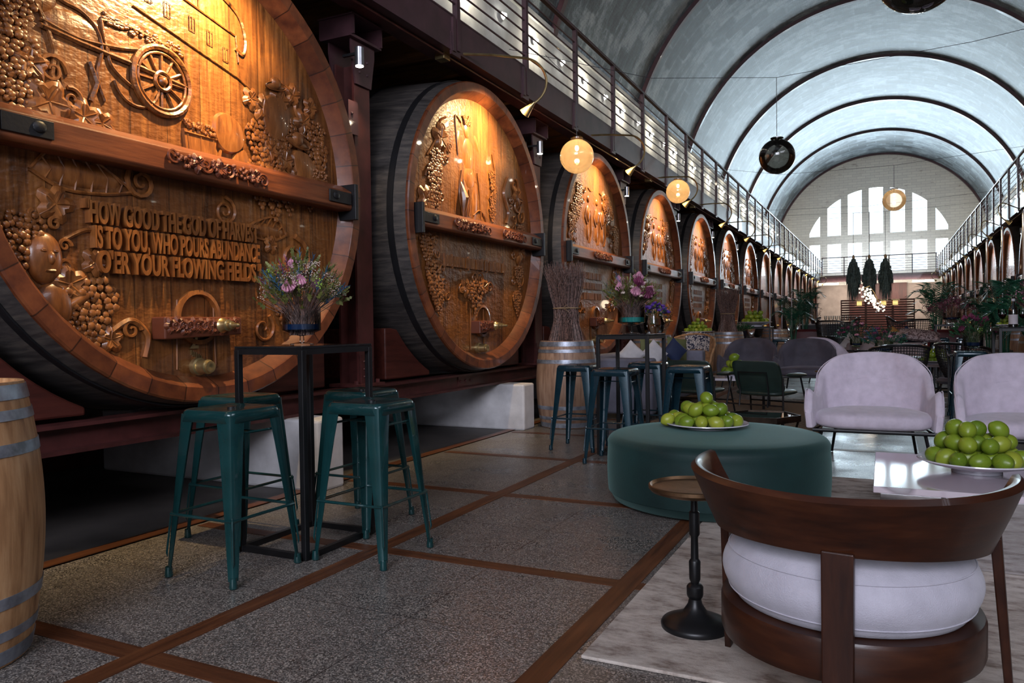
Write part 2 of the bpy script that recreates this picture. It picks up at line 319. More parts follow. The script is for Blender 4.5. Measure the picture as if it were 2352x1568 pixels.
# ------------------------------------------------------------------ mesh building
def ico(sub):
    bm = bmesh.new(); bmesh.ops.create_icosphere(bm, subdivisions=sub, radius=1)
    v = [x.co.copy() for x in bm.verts]; f = [[q.index for q in p.verts] for p in bm.faces]; bm.free(); return v, f
ICO = {1: ico(1), 2: ico(2), 3: ico(3)}
class MB:
    def __init__(s): s.v = []; s.f = []; s.m = Matrix.Identity(4); s.uv = None
    def add(s, vs, fs):
        n = len(s.v); s.v += [s.m @ Vector(p) for p in vs]; s.f += [[i+n for i in f] for f in fs]; return s
    def box(s, c, d, rot=None, taper=None):
        x, y, z = [q/2 for q in d]; t = taper or (1, 1)
        vs = [Vector((a*x*(t[0] if k > 0 else 1), b*y*(t[1] if k > 0 else 1), k*z)) for k in (-1, 1) for a, b in ((-1, -1), (1, -1), (1, 1), (-1, 1))]
        if rot: R = Euler(rot).to_matrix(); vs = [R @ p for p in vs]
        vs = [p+Vector(c) for p in vs]
        return s.add(vs, [(3, 2, 1, 0), (4, 5, 6, 7), (0, 1, 5, 4), (1, 2, 6, 5), (2, 3, 7, 6), (3, 0, 4, 7)])
    def bar(s, a, b, w, h=None, w2=None, up=(0, 0, 1)):
        """rectangular bar from a to b"""
        a, b = Vector(a), Vector(b); d = (b-a).normalized(); h = h or w; k = (w2 or w)/w
        u = Vector(up).cross(d)
        if u.length < 1e-3: u = Vector((1, 0, 0)).cross(d)
        u.normalize(); v = d.cross(u)
        vs = [p+u*x*w/2*q+v*y*h/2*q for p, q in ((a, 1), (b, k)) for x, y in ((-1, -1), (1, -1), (1, 1), (-1, 1))]
        return s.add(vs, [(3, 2, 1, 0), (4, 5, 6, 7), (0, 1, 5, 4), (1, 2, 6, 5), (2, 3, 7, 6), (3, 0, 4, 7)])
    def tube(s, pts, r, n=8, closed=False, cap=True, flat=None):
        pts = [Vector(p) for p in pts]; L = len(pts); rs = r if isinstance(r, (list, tuple)) else [r]*L
        vs = []; fs = []; prev = None
        for i, p in enumerate(pts):
            a = pts[i-1] if (i > 0 or closed) else p; b = pts[(i+1) % L] if (i < L-1 or closed) else p
            d = (b-a); d = d.normalized() if d.length > 1e-9 else Vector((0, 0, 1))
            if prev is None:
                u = d.cross(Vector((0, 0, 1)));
                if u.length < 1e-3: u = d.cross(Vector((0, 1, 0)))
            else: u = prev-d*prev.dot(d)
            if u.length < 1e-6: u = d.orthogonal()
            u.normalize(); prev = u; w_ = d.cross(u)
            for k in range(n):
                t = 2*PI*k/n; q = (u*math.cos(t)+w_*math.sin(t))*rs[i]
                vs.append(p+q)
        R = L if closed else L-1
        for i in range(R):
            j = (i+1) % L
            for k in range(n): k2 = (k+1) % n; fs.append((i*n+k, i*n+k2, j*n+k2, j*n+k))
        if cap and not closed: fs.append(tuple(range(n))[::-1]); fs.append(tuple((L-1)*n+k for k in range(n)))
        return s.add(vs, fs)
    def lathe(s, prof, seg=32, c=(0, 0, 0), axis='Z', sc_=(1, 1), caps=True):
        vs = []; fs = []; L = len(prof)
        for r, z in prof:
            for k in range(seg):
                t = 2*PI*k/seg; x, y = r*math.cos(t)*sc_[0], r*math.sin(t)*sc_[1]
                p = (x, y, z) if axis == 'Z' else (z, x, y) if axis == 'X' else (y, z, x)
                vs.append((p[0]+c[0], p[1]+c[1], p[2]+c[2]))
        for i in range(L-1):
            for k in range(seg): k2 = (k+1) % seg; fs.append((i*seg+k, i*seg+k2, (i+1)*seg+k2, (i+1)*seg+k))
        if caps and prof[0][0] > 1e-6: fs.append(tuple(range(seg))[::-1])
        if caps and prof[-1][0] > 1e-6: fs.append(tuple((L-1)*seg+k for k in range(seg)))
        return s.add(vs, fs)
    def ring(s, prof, seg=48, c=(0, 0, 0), axis='Z'):
        """closed profile swept round: solid ring"""
        vs = []; fs = []; L = len(prof)
        for r, z in prof:
            for k in range(seg):
                t = 2*PI*k/seg; x, y = r*math.cos(t), r*math.sin(t)
                p = (x, y, z) if axis == 'Z' else (z, x, y) if axis == 'X' else (y, z, x)
                vs.append((p[0]+c[0], p[1]+c[1], p[2]+c[2]))
        for i in range(L):
            j = (i+1) % L
            for k in range(seg): k2 = (k+1) % seg; fs.append((i*seg+k, i*seg+k2, j*seg+k2, j*seg+k))
        return s.add(vs, fs)
    def ball(s, c, r, sub=2, rot=None):
        v, f = ICO[sub]; r = (r, r, r) if isinstance(r, (int, float)) else r
        vs = [Vector((p.x*r[0], p.y*r[1], p.z*r[2])) for p in v]
        if rot: R = Euler(rot).to_matrix(); vs = [R @ p for p in vs]
        return s.add([p+Vector(c) for p in vs], f)
    def prism(s, pts, z0, z1, axis='Z'):
        n = len(pts)
        def P(a, b, z): return (a, b, z) if axis == 'Z' else (z, a, b) if axis == 'X' else (a, z, b)
        vs = [P(a, b, z0) for a, b in pts]+[P(a, b, z1) for a, b in pts]
        fs = [tuple(range(n))[::-1], tuple(range(n, 2*n))]+[(i, (i+1) % n, (i+1) % n+n, i+n) for i in range(n)]
        return s.add(vs, fs)
    def grid(s, fn, nu, nv, closed_u=False, thick=None):
        P = [[Vector(fn(i/nu, j/nv)) for j in range(nv+1)] for i in range(nu+1)]
        vs = [p for r in P for p in r]; W = nv+1
        fs = [(i*W+j, (i+1)*W+j, (i+1)*W+j+1, i*W+j+1) for i in range(nu) for j in range(nv)]
        return s.add(vs, fs)
    def build(s, name, mat, parent=None, smooth=40, bevel=0, loc=None, solid=0, sub=0, seg=2):
        me = bpy.data.meshes.new(name); me.from_pydata([tuple(p) for p in s.v], [], s.f)
        me.materials.append(M_[mat] if isinstance(mat, str) else mat)
        bm = bmesh.new(); bm.from_mesh(me); bmesh.ops.recalc_face_normals(bm, faces=bm.faces); bm.to_mesh(me); bm.free()
        o = bpy.data.objects.new(name, me); C.objects.link(o)
        if smooth: me.polygons.foreach_set('use_smooth', [True]*len(me.polygons)); me.set_sharp_from_angle(angle=math.radians(smooth))
        if solid: q = o.modifiers.new('solid', 'SOLIDIFY'); q.thickness = solid; q.offset = 0
        if bevel: q = o.modifiers.new('bevel', 'BEVEL'); q.width = bevel; q.segments = seg; q.limit_method = 'ANGLE'; q.angle_limit = math.radians(40)
        if sub: q = o.modifiers.new('sub', 'SUBSURF'); q.levels = sub; q.render_levels = sub
        if parent: o.parent = parent
        if loc: o.location = loc
        return o
def thing(name, label, cat, loc=(0, 0, 0), rz=0, group=None):
    o = bpy.data.objects.new(name, None); C.objects.link(o); o.location = loc; o.rotation_euler = (0, 0, rz)
    o.empty_display_size = .1
    return tag(o, label, cat, group)
def tag(o, label, cat, group=None):
    o['label'] = label; o['category'] = cat
    if group: o['group'] = group
    return o
def struct(o, label=None):
    o['kind'] = 'structure'
    if label: o['label'] = label
    return o
KIDS = {}
def dup(root, loc, rz=None, label=None, group=None):
    r = root.copy(); C.objects.link(r); r.location = loc
    if rz is not None: r.rotation_euler = (0, 0, rz)
    if label: r['label'] = label
    if group: r['group'] = group
    if root not in KIDS: KIDS[root] = [(c, [g for g in bpy.data.objects if g.parent == c]) for c in bpy.data.objects if c.parent == root]
    for ch, gs in KIDS[root]:
        c = ch.copy(); C.objects.link(c); c.parent = r
        for g in gs: d = g.copy(); C.objects.link(d); d.parent = c
    return r
def lerp(a, b, t): return a+(b-a)*t
def sm(t): t = max(0, min(1, t)); return t*t*(3-2*t)

# ================================================================== SETTING
Y0 = -8.0
b = MB(); b.box((HX+.05, (Y0+YEND)/2, -.05), (6.55+.05, YEND-Y0, .1)); fl = b.build('floor', 'terrazzo', smooth=0); struct(fl)
for sx, nm in ((-1, 'floor_edge_left'), (1, 'floor_edge_right')):
    b = MB(); b.box((HX+sx*(3.25+1.45)+(.05 if sx > 0 else .05), (Y0+YEND)/2, -.05), (2.85, YEND-Y0, .1)); struct(b.build('floor', 'concrete', smooth=0))
n = 0
for i, x in enumerate((-3.64, -2.31, -1.0, .31, 1.62, 2.9)):
    n += 1; b = MB(); b.box((x, (Y0+YEND)/2, .001), (.095, YEND-Y0-.2, .006)); struct(b.build('trim_%d' % n, 'floorwood', smooth=0))
k = -5
while 1.76+1.36*k < YEND-1:
    y = 1.76+1.36*k; n += 1
    b = MB(); b.box((HX+.03, y, .0), (6.45, .085, .005)); struct(b.build('trim_%d' % n, 'floorwoodx', smooth=0)); k += 1
WXL, WXR, SP = HX-5.75, HX+5.75, 7.08
R0, ZC = 6.02, 5.29
for x, nm in ((WXL, 'wall_left'), (WXR, 'wall_right')):
    s_ = -1 if x < 0 else 1
    b = MB(); b.box((x+s_*.15, (Y0+YEND)/2, SP/2), (.3, YEND-Y0, SP)); struct(b.build(nm, 'plaster', smooth=0))
    b = MB(); b.box((x-s_*.03, (Y0+YEND)/2, SP+.02), (.14, YEND-Y0-.3, .09)); struct(b.build('trim_%d' % (n+1), 'plaster', smooth=0)); n += 1
# vault
A0 = math.asin((SP-ZC)/R0); NU, NV = 64, 60
me = bpy.data.meshes.new('ceiling'); vs = []; fs = []; uvs = []
for i in range(NU+1):
    t = A0+(PI-2*A0)*i/NU
    for j in range(NV+1):
        y = Y0+(YEND-Y0)*j/NV; vs.append((HX+R0*math.cos(t), y, ZC+R0*math.sin(t))); uvs.append((R0*t, y))
for i in range(NU):
    for j in range(NV): fs.append((i*(NV+1)+j, i*(NV+1)+j+1, (i+1)*(NV+1)+j+1, (i+1)*(NV+1)+j))
me.from_pydata(vs, [], fs); me.materials.append(M_['vault']); ul = me.uv_layers.new(name='UV')
for l in me.loops: ul.data[l.index].uv = uvs[l.vertex_index]
me.polygons.foreach_set('use_smooth', [True]*len(fs))
ce = bpy.data.objects.new('ceiling', me); C.objects.link(ce); struct(ce)
q = ce.modifiers.new('solid', 'SOLIDIFY'); q.thickness = .15; q.offset = 1
for y in (-4.5, 2.3, 8.6, 14.4, 20.4, 26.4, 32.5, 38.75, 45.0, 51.3):
    n += 1; b = MB(); vs = []; fs = []
    for i in range(65):
        t = A0+(PI-2*A0)*i/64
        for rr, yy in ((R0+.02, -.075), (R0-.11, -.075), (R0-.11, .075), (R0+.02, .075)): vs.append((HX+rr*math.cos(t), y+yy, ZC+rr*math.sin(t)))
    for i in range(64):
        for k in range(4): k2 = (k+1) % 4; fs.append((i*4+k, i*4+k2, i*4+4+k2, i*4+4+k))
    b.add(vs, fs); struct(b.build('trim_%d' % n, 'steelpurple', smooth=30))
# end wall with windows
cols = [(-4.25, -3.63), (-3.20, -2.42), (-2.02, -1.23), (-.83, -.05), (.34, 1.13), (1.53, 2.31), (2.75, 3.40)]
AC = (-.42, 5.2); AR = 4.12
def arc_top(x):
    q = AR*AR-(x-AC[0])**2; return AC[1]+math.sqrt(q) if q > 0 else 0
def solids(x):
    op = []
    for a, c in cols:
        if a <= x <= c:
            op.append((4.18, 5.98)); t = min(arc_top(x), 9.35)
            if t > 6.52: op.append((6.50, t))
    return op
b = MB(); xs = sorted(set([WXL, WXR]+[q for c in cols for q in c]+[lerp(c[0], c[1], i/6) for c in cols for i in range(7)]))
TOPZ = 12.2
for a, c in zip(xs[:-1], xs[1:]):
    oa = solids((a+c)/2); segs = []; z = 0
    def tz(x, q): return min(arc_top(x), 9.35)
    if not oa: segs = [((0, 0), (TOPZ, TOPZ))]
    else:
        segs = [((0, 0), (4.18, 4.18))]
        if len(oa) > 1: segs += [((5.98, 5.98), (6.50, 6.50)), ((max(6.5, tz(a, 0)), max(6.5, tz(c, 0))), (TOPZ, TOPZ))]
        else: segs += [((5.98, 5.98), (TOPZ, TOPZ))]
    for (l0, l1), (h0, h1) in segs:
        b.add([(a, YEND, l0), (c, YEND, l1), (c, YEND, h1), (a, YEND, h0), (a, YEND+.45, l0), (c, YEND+.45, l1), (c, YEND+.45, h1), (a, YEND+.45, h0)],
              [(0, 1, 2, 3), (7, 6, 5, 4), (0, 4, 5, 1), (3, 2, 6, 7), (0, 3, 7, 4), (1, 5, 6, 2)])
struct(b.build('wall_back', 'endwall', smooth=0))
wn = 0
for (a, c) in cols:
    for row in (0, 1):
        wn += 1; b = MB(); g = MB()
        z0, z1 = ((4.18, 5.98), (6.50, min(9.35, max(arc_top(a), arc_top(c)))))[row]
        for zz in (z0+.03, (z0+z1)/2): b.box(((a+c)/2, YEND+.3, zz), (c-a, .02, .02))
        o = b.build('window_%d' % wn, 'white', smooth=0); struct(o)
        g.add([(a, YEND+.32, z0), (c, YEND+.32, z0), (c, YEND+.32, z1), (a, YEND+.32, z1)], [(0, 1, 2, 3)]); g.build('pane', 'glass', o, smooth=0)
# lower end wall in beige plaster below the end gallery
b = MB(); b.box((HX, YEND-.06, 1.7), (7.6, .1, 3.4)); struct(b.build('wall_end_lower', 'beigewall', smooth=0)).name = 'wall_end'
# wall behind the viewer, with an opening
b = MB()
for c_, d_ in (((HX, Y0-.1, 1.2), (12, .2, 2.4)), ((HX, Y0-.1, 10), (12, .2, 4.5)), ((-5, Y0-.1, 5.2), (3.3, .2, 5.8)), ((4.8, Y0-.1, 5.2), (2.4, .2, 5.8))): b.box(c_, d_)
struct(b.build('wall_front', 'plaster', smooth=0))

# ================================================================== GALLERIES
YC = [-.12, 3.25, 6.68, 10.06, 13.36, 16.68, 19.95, 23.3, 26.6, 29.9, 33.2, 36.5, 39.8, 43.1, 46.4]      # middles of the vats
def gallery(side):
    s = -1 if side == 'left' else 1
    def X(d): return HX+s*d             # d = distance from hall middle
    yA, yB = Y0+.3, YEND-.3; ym, yl = (yA+yB)/2, yB-yA
    b = MB()
    b.box((X(3.11), ym, 3.755), (.02, yl, .29)); b.box((X(3.15), ym, 3.60), (.10, yl, .02)); b.box((X(3.15), ym, 3.905), (.10, yl, .02))
    struct(b.build('gallery_fascia', 'steelpurple', smooth=0))
    b = MB()
    b.box((X(3.30), ym, 3.67), (.018, yl, .14)); b.box((X(3.30), ym, 3.595), (.14, yl, .018))
    b.tube([(X(3.20), yA, 3.575), (X(3.20), yB, 3.575)], .012, 6)
    struct(b.build('gallery_beam', 'steelred', smooth=0))
    b = MB(); b.box((X(4.45), ym, 3.86), (2.5, yl, .06)); struct(b.build('gallery_deck', 'joist', smooth=0))
    b = MB(); y = yA+.4
    while y < yB: b.box((X(4.55), y, 3.75), (2.2, .09, .16)); y += .56
    struct(b.build('gallery_joists', 'joist', smooth=0))
    # railing
    rl = thing('gallery_railing', 'steel railing along the %s gallery above the row of vats' % ('carved' if s < 0 else 'plain opposite'), 'railing', (X(3.10), 0, 3.6))
    b = MB(); b.box((0, ym, 1.21), (.055, yl, .035)); b.build('top_rail', 'steelpurple', rl, smooth=0, bevel=.005)
    for k in range(6):
        b = MB(); z = .42+k*.125; b.tube([(0, yA, z), (0, yB, z)], .0095, 6); b.build('rod', 'steelpurple', rl)
    y = 5.97-1.47*8
    while y < yB:
        b = MB(); b.box((0, y, .60), (.05, .055, 1.2)); b.box((s*-.0-.0, y-.07, .13), (.045, .05, .30)); b.box((0, y-.03, .05), (.02, .16, .20)); b.build('post', 'steelpurple', rl, smooth=0); y += 1.47
gallery('left'); gallery('right')
# end gallery across the hall
b = MB(); b.box((HX, 49.4, 3.66), (6.2, .14, .30)); b.box((HX, 50.3, 3.86), (6.6, 1.9, .06)); struct(b.build('gallery_beam', 'steelpurple', smooth=0))
rl = thing('gallery_railing', 'dark railing across the far end under the tall windows', 'railing', (HX, 49.4, 3.8))
b = MB(); b.box((0, 0, 1.16), (6.1, .05, .05)); b.build('top_rail', 'steelpurple', rl, smooth=0)
for k in range(6): b = MB(); b.box((0, 0, .25+k*.14), (6.1, .02, .02)); b.build('rod', 'steelpurple', rl, smooth=0)
for k in range(6): b = MB(); b.box((-3+k*1.2, 0, .57), (.05, .05, 1.14)); b.build('post', 'steelpurple', rl, smooth=0)
for x in (-3.0, 2.0):
    o = MB().box((x, 49.38, 3.40), (1.1, .06, .12)).build('strip_light', 'strip', smooth=0); tag(o, 'lit strip light under the far gallery, %s of the hanging bundles' % ('left' if x < 0 else 'right'), 'light')
    o = MB().box((x, 49.38, 3.47), (1.1, .08, .03)).build('housing', 'steelpurple', bpy.data.objects[o.name], smooth=0)

# columns
def make_column(name='steel_column'):
    t = thing(name, 'x', 'column')
    b = MB()
    b.box((-.085, 0, 1.30), (.02, .20, 2.56)); b.box((.085, 0, 1.30), (.02, .20, 2.56)); b.box((0, 0, 1.30), (.16, .016, 2.56))
    b.build('shaft', 'steelred', t, smooth=0)
    b = MB()
    for s in (-1, 1):
        b.prism([(-.10, 2.40), (.10, 2.40), (.15, 2.66), (.15, 2.74), (-.15, 2.74), (-.15, 2.66)], s*.10, s*.115, 'X')
        for yy in (-.05, .05):
            for zz in (2.50, 2.60): b.ball((s*.115, yy, zz), .014, 1)
    b.box((0, 0, 2.75), (.30, .40, .02)); b.box((0, -.18, 2.83), (.34, .014, .15)); b.box((0, .18, 2.83), (.34, .014, .15)); b.box((0, 0, 2.91), (.34, .40, .012))
    b.build('capital', 'steelpurple', t, smooth=30)
    b = MB(); b.box((0, 0, .012), (.30, .34, .024)); b.box((.10, 0, .14), (.012, .16, .24))
    for yy in (-.05, .05):
        for zz in (.08, .14, .20): b.ball((.107, yy, zz), .012, 1)
    for yy in (-.14, .14): b.lathe([(.018, .024), (.018, .05), (0, .05)], 6, (.10, yy, 0))
    b.build('base_plate', 'steelred', t, smooth=30)
    b = MB(); b.box((.11, -.14, 2.12), (.012, .12, .26)); b.ball((.118, -.16, 2.15), .014, 1); b.build('gusset', 'steelpurple', t, smooth=30)
    return t
colY = [(YC[i]+YC[i+1])/2 for i in range(len(YC)-1)]
ordn = ['first', 'second', 'third', 'fourth', 'fifth', 'sixth', 'seventh', 'eighth', 'ninth', 'tenth', 'eleventh', 'twelfth', 'thirteenth', 'fourteenth', 'fifteenth']
c0 = make_column(); colL = []
for i, y in enumerate(colY):
    for s in (-1, 1):
        side = 'carved-vat row' if s < 0 else 'opposite row'
        lab = 'riveted oxblood column in the %s, %s from the viewer' % (side, ordn[i])
        loc = (HX+s*3.50, y, .655)
        if i == 0 and s < 0: c0.location = loc; c0['label'] = lab; c0['group'] = 'gallery columns'
        else: dup(c0, loc, 0 if s < 0 else PI, lab, 'gallery columns')
# long base beams and plinths
for s in (-1, 1):
    b = MB(); x = HX+s*3.50
    b.box((x, 20, .575), (.02, 56, .14)); b.box((x, 20, .64), (.16, 56, .02)); b.box((x, 20, .505), (.16, 56, .02))
    for y in range(-6, 44, 3):
        b.box((x-s*.012, y+.7, .575), (.012, .28, .10))
        for k in range(3): b.ball((x-s*.02, y+.6+k*.1, .575), .013, 1)
    struct(b.build('base_beam', 'steelred', smooth=30))
    for i in range(16):
        y = -2.4+3.29*i
        b = MB(); b.box((HX+s*4.25, y, .246), (2.25, .27, .498))
        struct(b.build('plinth', 'plinth', smooth=0, bevel=.02))
    b = MB(); b.box((HX+s*5.7, 20, .55), (.1, 56, 1.1)); struct(b.build('base_wall', 'steelred', smooth=0))

# ================================================================== VATS
HPX = -.09     # head plane behind the chime face
RV = 1.40
def text_mesh(txt, width, height, depth):
    cu = bpy.data.curves.new('inscription', 'FONT'); cu.body = txt; cu.extrude = .5; cu.size = 1; cu.align_x = 'LEFT'; cu.offset = .028
    o = bpy.data.objects.new('inscription', cu); C.objects.link(o)
    dg = bpy.context.evaluated_depsgraph_get(); me = bpy.data.meshes.new_from_object(o.evaluated_get(dg))
    vs = [v.co.copy() for v in me.vertices]; fs = [list(p.vertices) for p in me.polygons]
    bpy.data.objects.remove(o); bpy.data.curves.remove(cu); bpy.data.meshes.remove(me)
    x0 = min(v.x for v in vs); x1 = max(v.x for v in vs); y0 = min(v.y for v in vs if True); y1 = max(v.y for v in vs)
    return [((v.x-x0)/(x1-x0)*width, v.y/.70*height, (v.z+.5)*depth) for v in vs], fs
def add_text(b, txt, u, v, width, height, depth=.035, slope=0):
    vs, fs = text_mesh(txt, width, height, depth)
    b.add([(HPX+p[2]-.004, u+p[0], v+p[1]+slope*p[0]) for p in vs], fs)
def grape(b, u, v, s, r=None):
    r = r or .068*s
    rows = [5, 7, 8, 7, 7, 6, 5, 4, 3, 2, 1]; u += random.uniform(-.02, .02)
    for i, n_ in enumerate(rows):
        for k in range(n_):
            q_ = r*random.uniform(.8, 1.15); b.ball((HPX+.008+.05*s*random.random(), u+(k-(n_-1)/2)*r*1.7+random.uniform(-.45, .45)*r, v-i*r*1.5+random.uniform(-.4, .4)*r), (q_*.6, q_, q_), 1)
def leafr(b, u, v, s, rot=0):
    pts = []; s *= 1.15
    for k in range(20):
        t = 2*PI*k/20; rr = s*(.66+.34*abs(math.cos(2.5*t))**.7)
        pts.append((u+rr*math.cos(t+rot), v+rr*math.sin(t+rot)))
    vs = [(HPX+.006, p[0], p[1]) for p in pts]+[(HPX+.010+.16*s, lerp(u, p[0], .62), lerp(v, p[1], .62)) for p in pts]+[(HPX+.10*s, u, v)]
    fs = [(i, (i+1) % 20, 20+(i+1) % 20, 20+i) for i in range(20)]+[(20+i, 20+(i+1) % 20, 40) for i in range(20)]
    b.add(vs, fs)
    for k in range(5):
        t = 2*PI*k/5+rot; b.tube([(HPX+.10*s, u, v), (HPX+.012+.15*s, u+s*.55*math.cos(t), v+s*.55*math.sin(t)), (HPX+.008, u+s*.95*math.cos(t), v+s*.95*math.sin(t))], [.05*s, .045*s, .02*s], 4)
def curl(b, u, v, s, turns=1.4, rot=0, flip=1, r=.10):
    pts = []; rs = []
    for k in range(22):
        q = k/21; t = q*turns*2*PI*flip+rot; rr = s*(1-q*.85)
        pts.append((HPX+.012, u+rr*math.cos(t), v+rr*math.sin(t))); rs.append(r*s*(1-.6*q)+.003)
    b.tube(pts, rs, 5)
def line(b, pts, r=.010, w=.006, n_=5): b.tube([(HPX+w, p[0], p[1]) for p in pts], r, n_)
def bez(pts, n_=14):
    out = []
    P = [pts[0]]+list(pts)+[pts[-1]]
    for i in range(1, len(P)-2):
        for k in range(n_):
            t = k/n_; a = [P[i-1], P[i], P[i+1], P[i+2]]
            out.append(tuple(.5*((2*a[1][j])+(-a[0][j]+a[2][j])*t+(2*a[0][j]-5*a[1][j]+4*a[2][j]-a[3][j])*t*t+(-a[0][j]+3*a[1][j]-3*a[2][j]+a[3][j])*t**3) for j in (0, 1)))
    out.append(tuple(pts[-1])); return out
def inside(u, v, r=1.16): return u*u+v*v < r*r
def vine_edge(b, side, z0, z1, rnd, dense=1.0):
    """grapes, leaves and tendrils stacked along one edge of the head"""
    v = z1
    while v > z0:
        lim = math.sqrt(max(.02, 1.14**2-v*v)); u = side*(lim-.12-rnd.random()*.13)
        k = rnd.random()
        if k < .45: grape(b, u, v, .22+.08*rnd.random())
        elif k < .8: leafr(b, u, v, .10+.05*rnd.random(), rnd.random()*6)
        else: curl(b, u, v, .09, 1.3, rnd.random()*6, rnd.choice((-1, 1)))
        if rnd.random() < .7: curl(b, u-side*.16, v-.05, .05, 1.2, rnd.random()*6, rnd.choice((-1, 1)), .14)
        v -= (.11+.07*rnd.random())/dense

def cask_frame(t, full=True, headmat='head', bodylen=2.2):
    b = MB(); b.lathe([(0, HPX-.06), (RV-.03, HPX-.06), (RV-.01, -.03), (RV-.002, -.006), (RV+.032, -.25), (RV+.065, -.7), (RV+.08, -1.1), (RV+.065, -1.5), (RV, -bodylen), (0, -bodylen)], 72, axis='X')
    body = b.build('barrel_body', 'stave', t, smooth=50)
    if full:
        for x, w_ in ((-.16, .06), (-.75, .07)):
            rr = RV+.034*min(1, -x/.25)+.033*max(0, min(1, (-x-.25)/.45)); b = MB()
            b.ring([(rr+.002, x-w_/2), (rr+.006, x-w_/2), (rr+.006, x+w_/2), (rr-.002, x+w_/2)], 72, axis='X'); b.build('hoop', 'iron', body)
    b = MB(); b.ring([(RV, 0), (RV-.010, .010), (RV-.085, .010), (RV-.095, .002), (RV-.165, HPX-.03), (RV, HPX-.03)], 72, axis='X')
    ch = b.build('chime', 'chime', t, smooth=30)
    b = MB(); b.lathe([(0, HPX), (RV-.14, HPX), (RV-.14, HPX-.045), (0, HPX-.045)][:], 72, axis='X'); b.build('head', headmat, t, smooth=30)
    zb = -.03; L = math.sqrt((RV-.15)**2-.11**2)
    b = MB(); b.prism([(HPX, zb-.085), (HPX, zb+.105), (HPX+.05, zb+.10), (HPX+.135, zb+.05), (HPX+.135, zb-.07), (HPX+.12, zb-.085)], -L, L, 'Y')
    # prism in Y: coordinates (x,z)
    bar = b.build('cross_bar', 'bar', t, smooth=0, bevel=.006)
    for s in (-1, 1):
        b = MB(); b.box((HPX+.142, s*(L-.14), zb-.005), (.012, .24, .085)); b.ball((HPX+.15, s*(L-.19), zb), (.01, .035, .03), 2); b.build('bracket', 'iron', bar, smooth=30, bevel=.004)
        b = MB(); b.box((HPX+.08, s*(L+.02), zb-.02), (.17, .035, .26)); b.build('bracket', 'iron', bar, smooth=0, bevel=.004)
    return bar
def bar_carving(t, y0, y1, seed=1):
    rnd = random.Random(seed); b = MB(); b.m = Matrix.Translation((.135, 0, -.03)); y = y0
    while y < y1:
        k = rnd.random()
        if k < .4: leafr(b, y, 0, .055, rnd.random()*6)
        elif k < .7: curl(b, y, 0, .045, 1.4, rnd.random()*6, rnd.choice((-1, 1)), .16)
        else:
            for q in range(7): b.ball((HPX+.015, y+rnd.uniform(-.04, .04), rnd.uniform(-.035, .035)), .014, 1)
        y += .055
    curl(b, y0-.06, .02, .05, 1.2, 0, -1, .12); curl(b, y1+.05, -.02, .05, 1.2, PI, -1, .12)
    b.build('bar_carving', 'barcarve', t)
def taps(t, u0, u1, knob_u, v=-.95):
    b = MB(); b.prism([(u0, v-.075), (u1, v-.055), (u1, v+.05), (u0, v+.05)], HPX, HPX+.11, 'X')
    pl = b.build('bung_block', 'barcarve', t, smooth=0, bevel=.008)
    b = MB(); b.m = Matrix.Translation((.105, 0, 0))
    rnd = random.Random(5); u = u0+.04
    while u < u1-.03: leafr(b, u, v+rnd.uniform(-.015, .01), .045, rnd.random()*6); curl(b, u+.02, v, .03, 1.2, rnd.random()*6, 1, .2); u += .05
    b.build('block_carving', 'barcarve', pl)
    b = MB(); b.ring([(.16, HPX), (.16, HPX+.025), (.135, HPX+.03), (.13, HPX)], 32, ((0), knob_u-.08, v+.05), axis='X')
    b.build('round_plate', 'carve', t)
    b = MB(); x = HPX+.11
    b.lathe([(.038, x), (.045, x+.015), (.034, x+.03), (.034, x+.06), (.024, x+.065), (.024, x+.09), (.016, x+.095), (.012, x+.14), (0, x+.15)], 20, (0, knob_u, v), 'X')
    b.build('tap', 'brass', t)
    b = MB(); v2 = -1.19
    b.lathe([(.052, HPX), (.052, HPX+.03), (.042, HPX+.035), (.042, HPX+.10), (.034, HPX+.105), (.034, HPX+.12), (.02, HPX+.122), (0, HPX+.115)], 24, (0, -.07, v2), 'X')
    b.build('drain_cap', 'brass', t)
    b = MB()
    for s in (-1, 1): b.tube([(HPX+.004, -.07+s*.13, -.80), (HPX+.004, -.07+s*.14, -1.20)], .006, 4)
    b.build('hatch_edge', 'carve', t)
def vat_loc(i, s): return (HX+s*3.2, YC[i], 2.10)

# --- vat 1: the harvest vat
t = thing('wine_vat', 'huge carved oak vat nearest the viewer, with the harvest inscription and a cart', 'wine vat', vat_loc(1, -1), 0, 'carved wine vats')
vat1 = t
cask_frame(t); bar_carving(t, -.26, .30, 2); taps(t, -.37, .18, .02)
b = MB()
add_text(b, '"HOW GOOD THE GOD OF HARVEST', -.77, -.420, 1.17, .108, .05)
add_text(b, 'IS TO YOU, WHO POURS ABUNDANCE', -.72, -.545, 1.13, .108, .05)
add_text(b, 'O\'ER YOUR FLOWING FIELDS."', -.70, -.670, 1.12, .108, .05)
b.build('inscription', 'carve', t, smooth=30)
b = MB(); add_text(b, '2', -.12, -1.08, .06, .085, .016)
for k in range(7): b.box((HPX+.004, -.11+.012*k, -1.105-.006*k), (.008, .005, .028+.008*(k % 2)))
b.build('number', 'brass', t, smooth=30)
b = MB()   # cart
cx_, cz_ = -.27, .42
for rr, th in ((.185, .018), (.155, .008)):
    b.tube([(HPX+.012, cx_+rr*math.cos(a*PI/18), cz_+rr*math.sin(a*PI/18)) for a in range(36)], th, 6, closed=True)
b.tube([(HPX+.014, cx_+.05*math.cos(a*PI/8), cz_+.05*math.sin(a*PI/8)) for a in range(16)], .012, 6, closed=True)
b.ball((HPX+.01, cx_, cz_), .03, 2)
for a in range(12): t_ = a*PI/6; line(b, [(cx_+.06*math.cos(t_), cz_+.06*math.sin(t_)), (cx_+.15*math.cos(t_), cz_+.15*math.sin(t_))], .009)
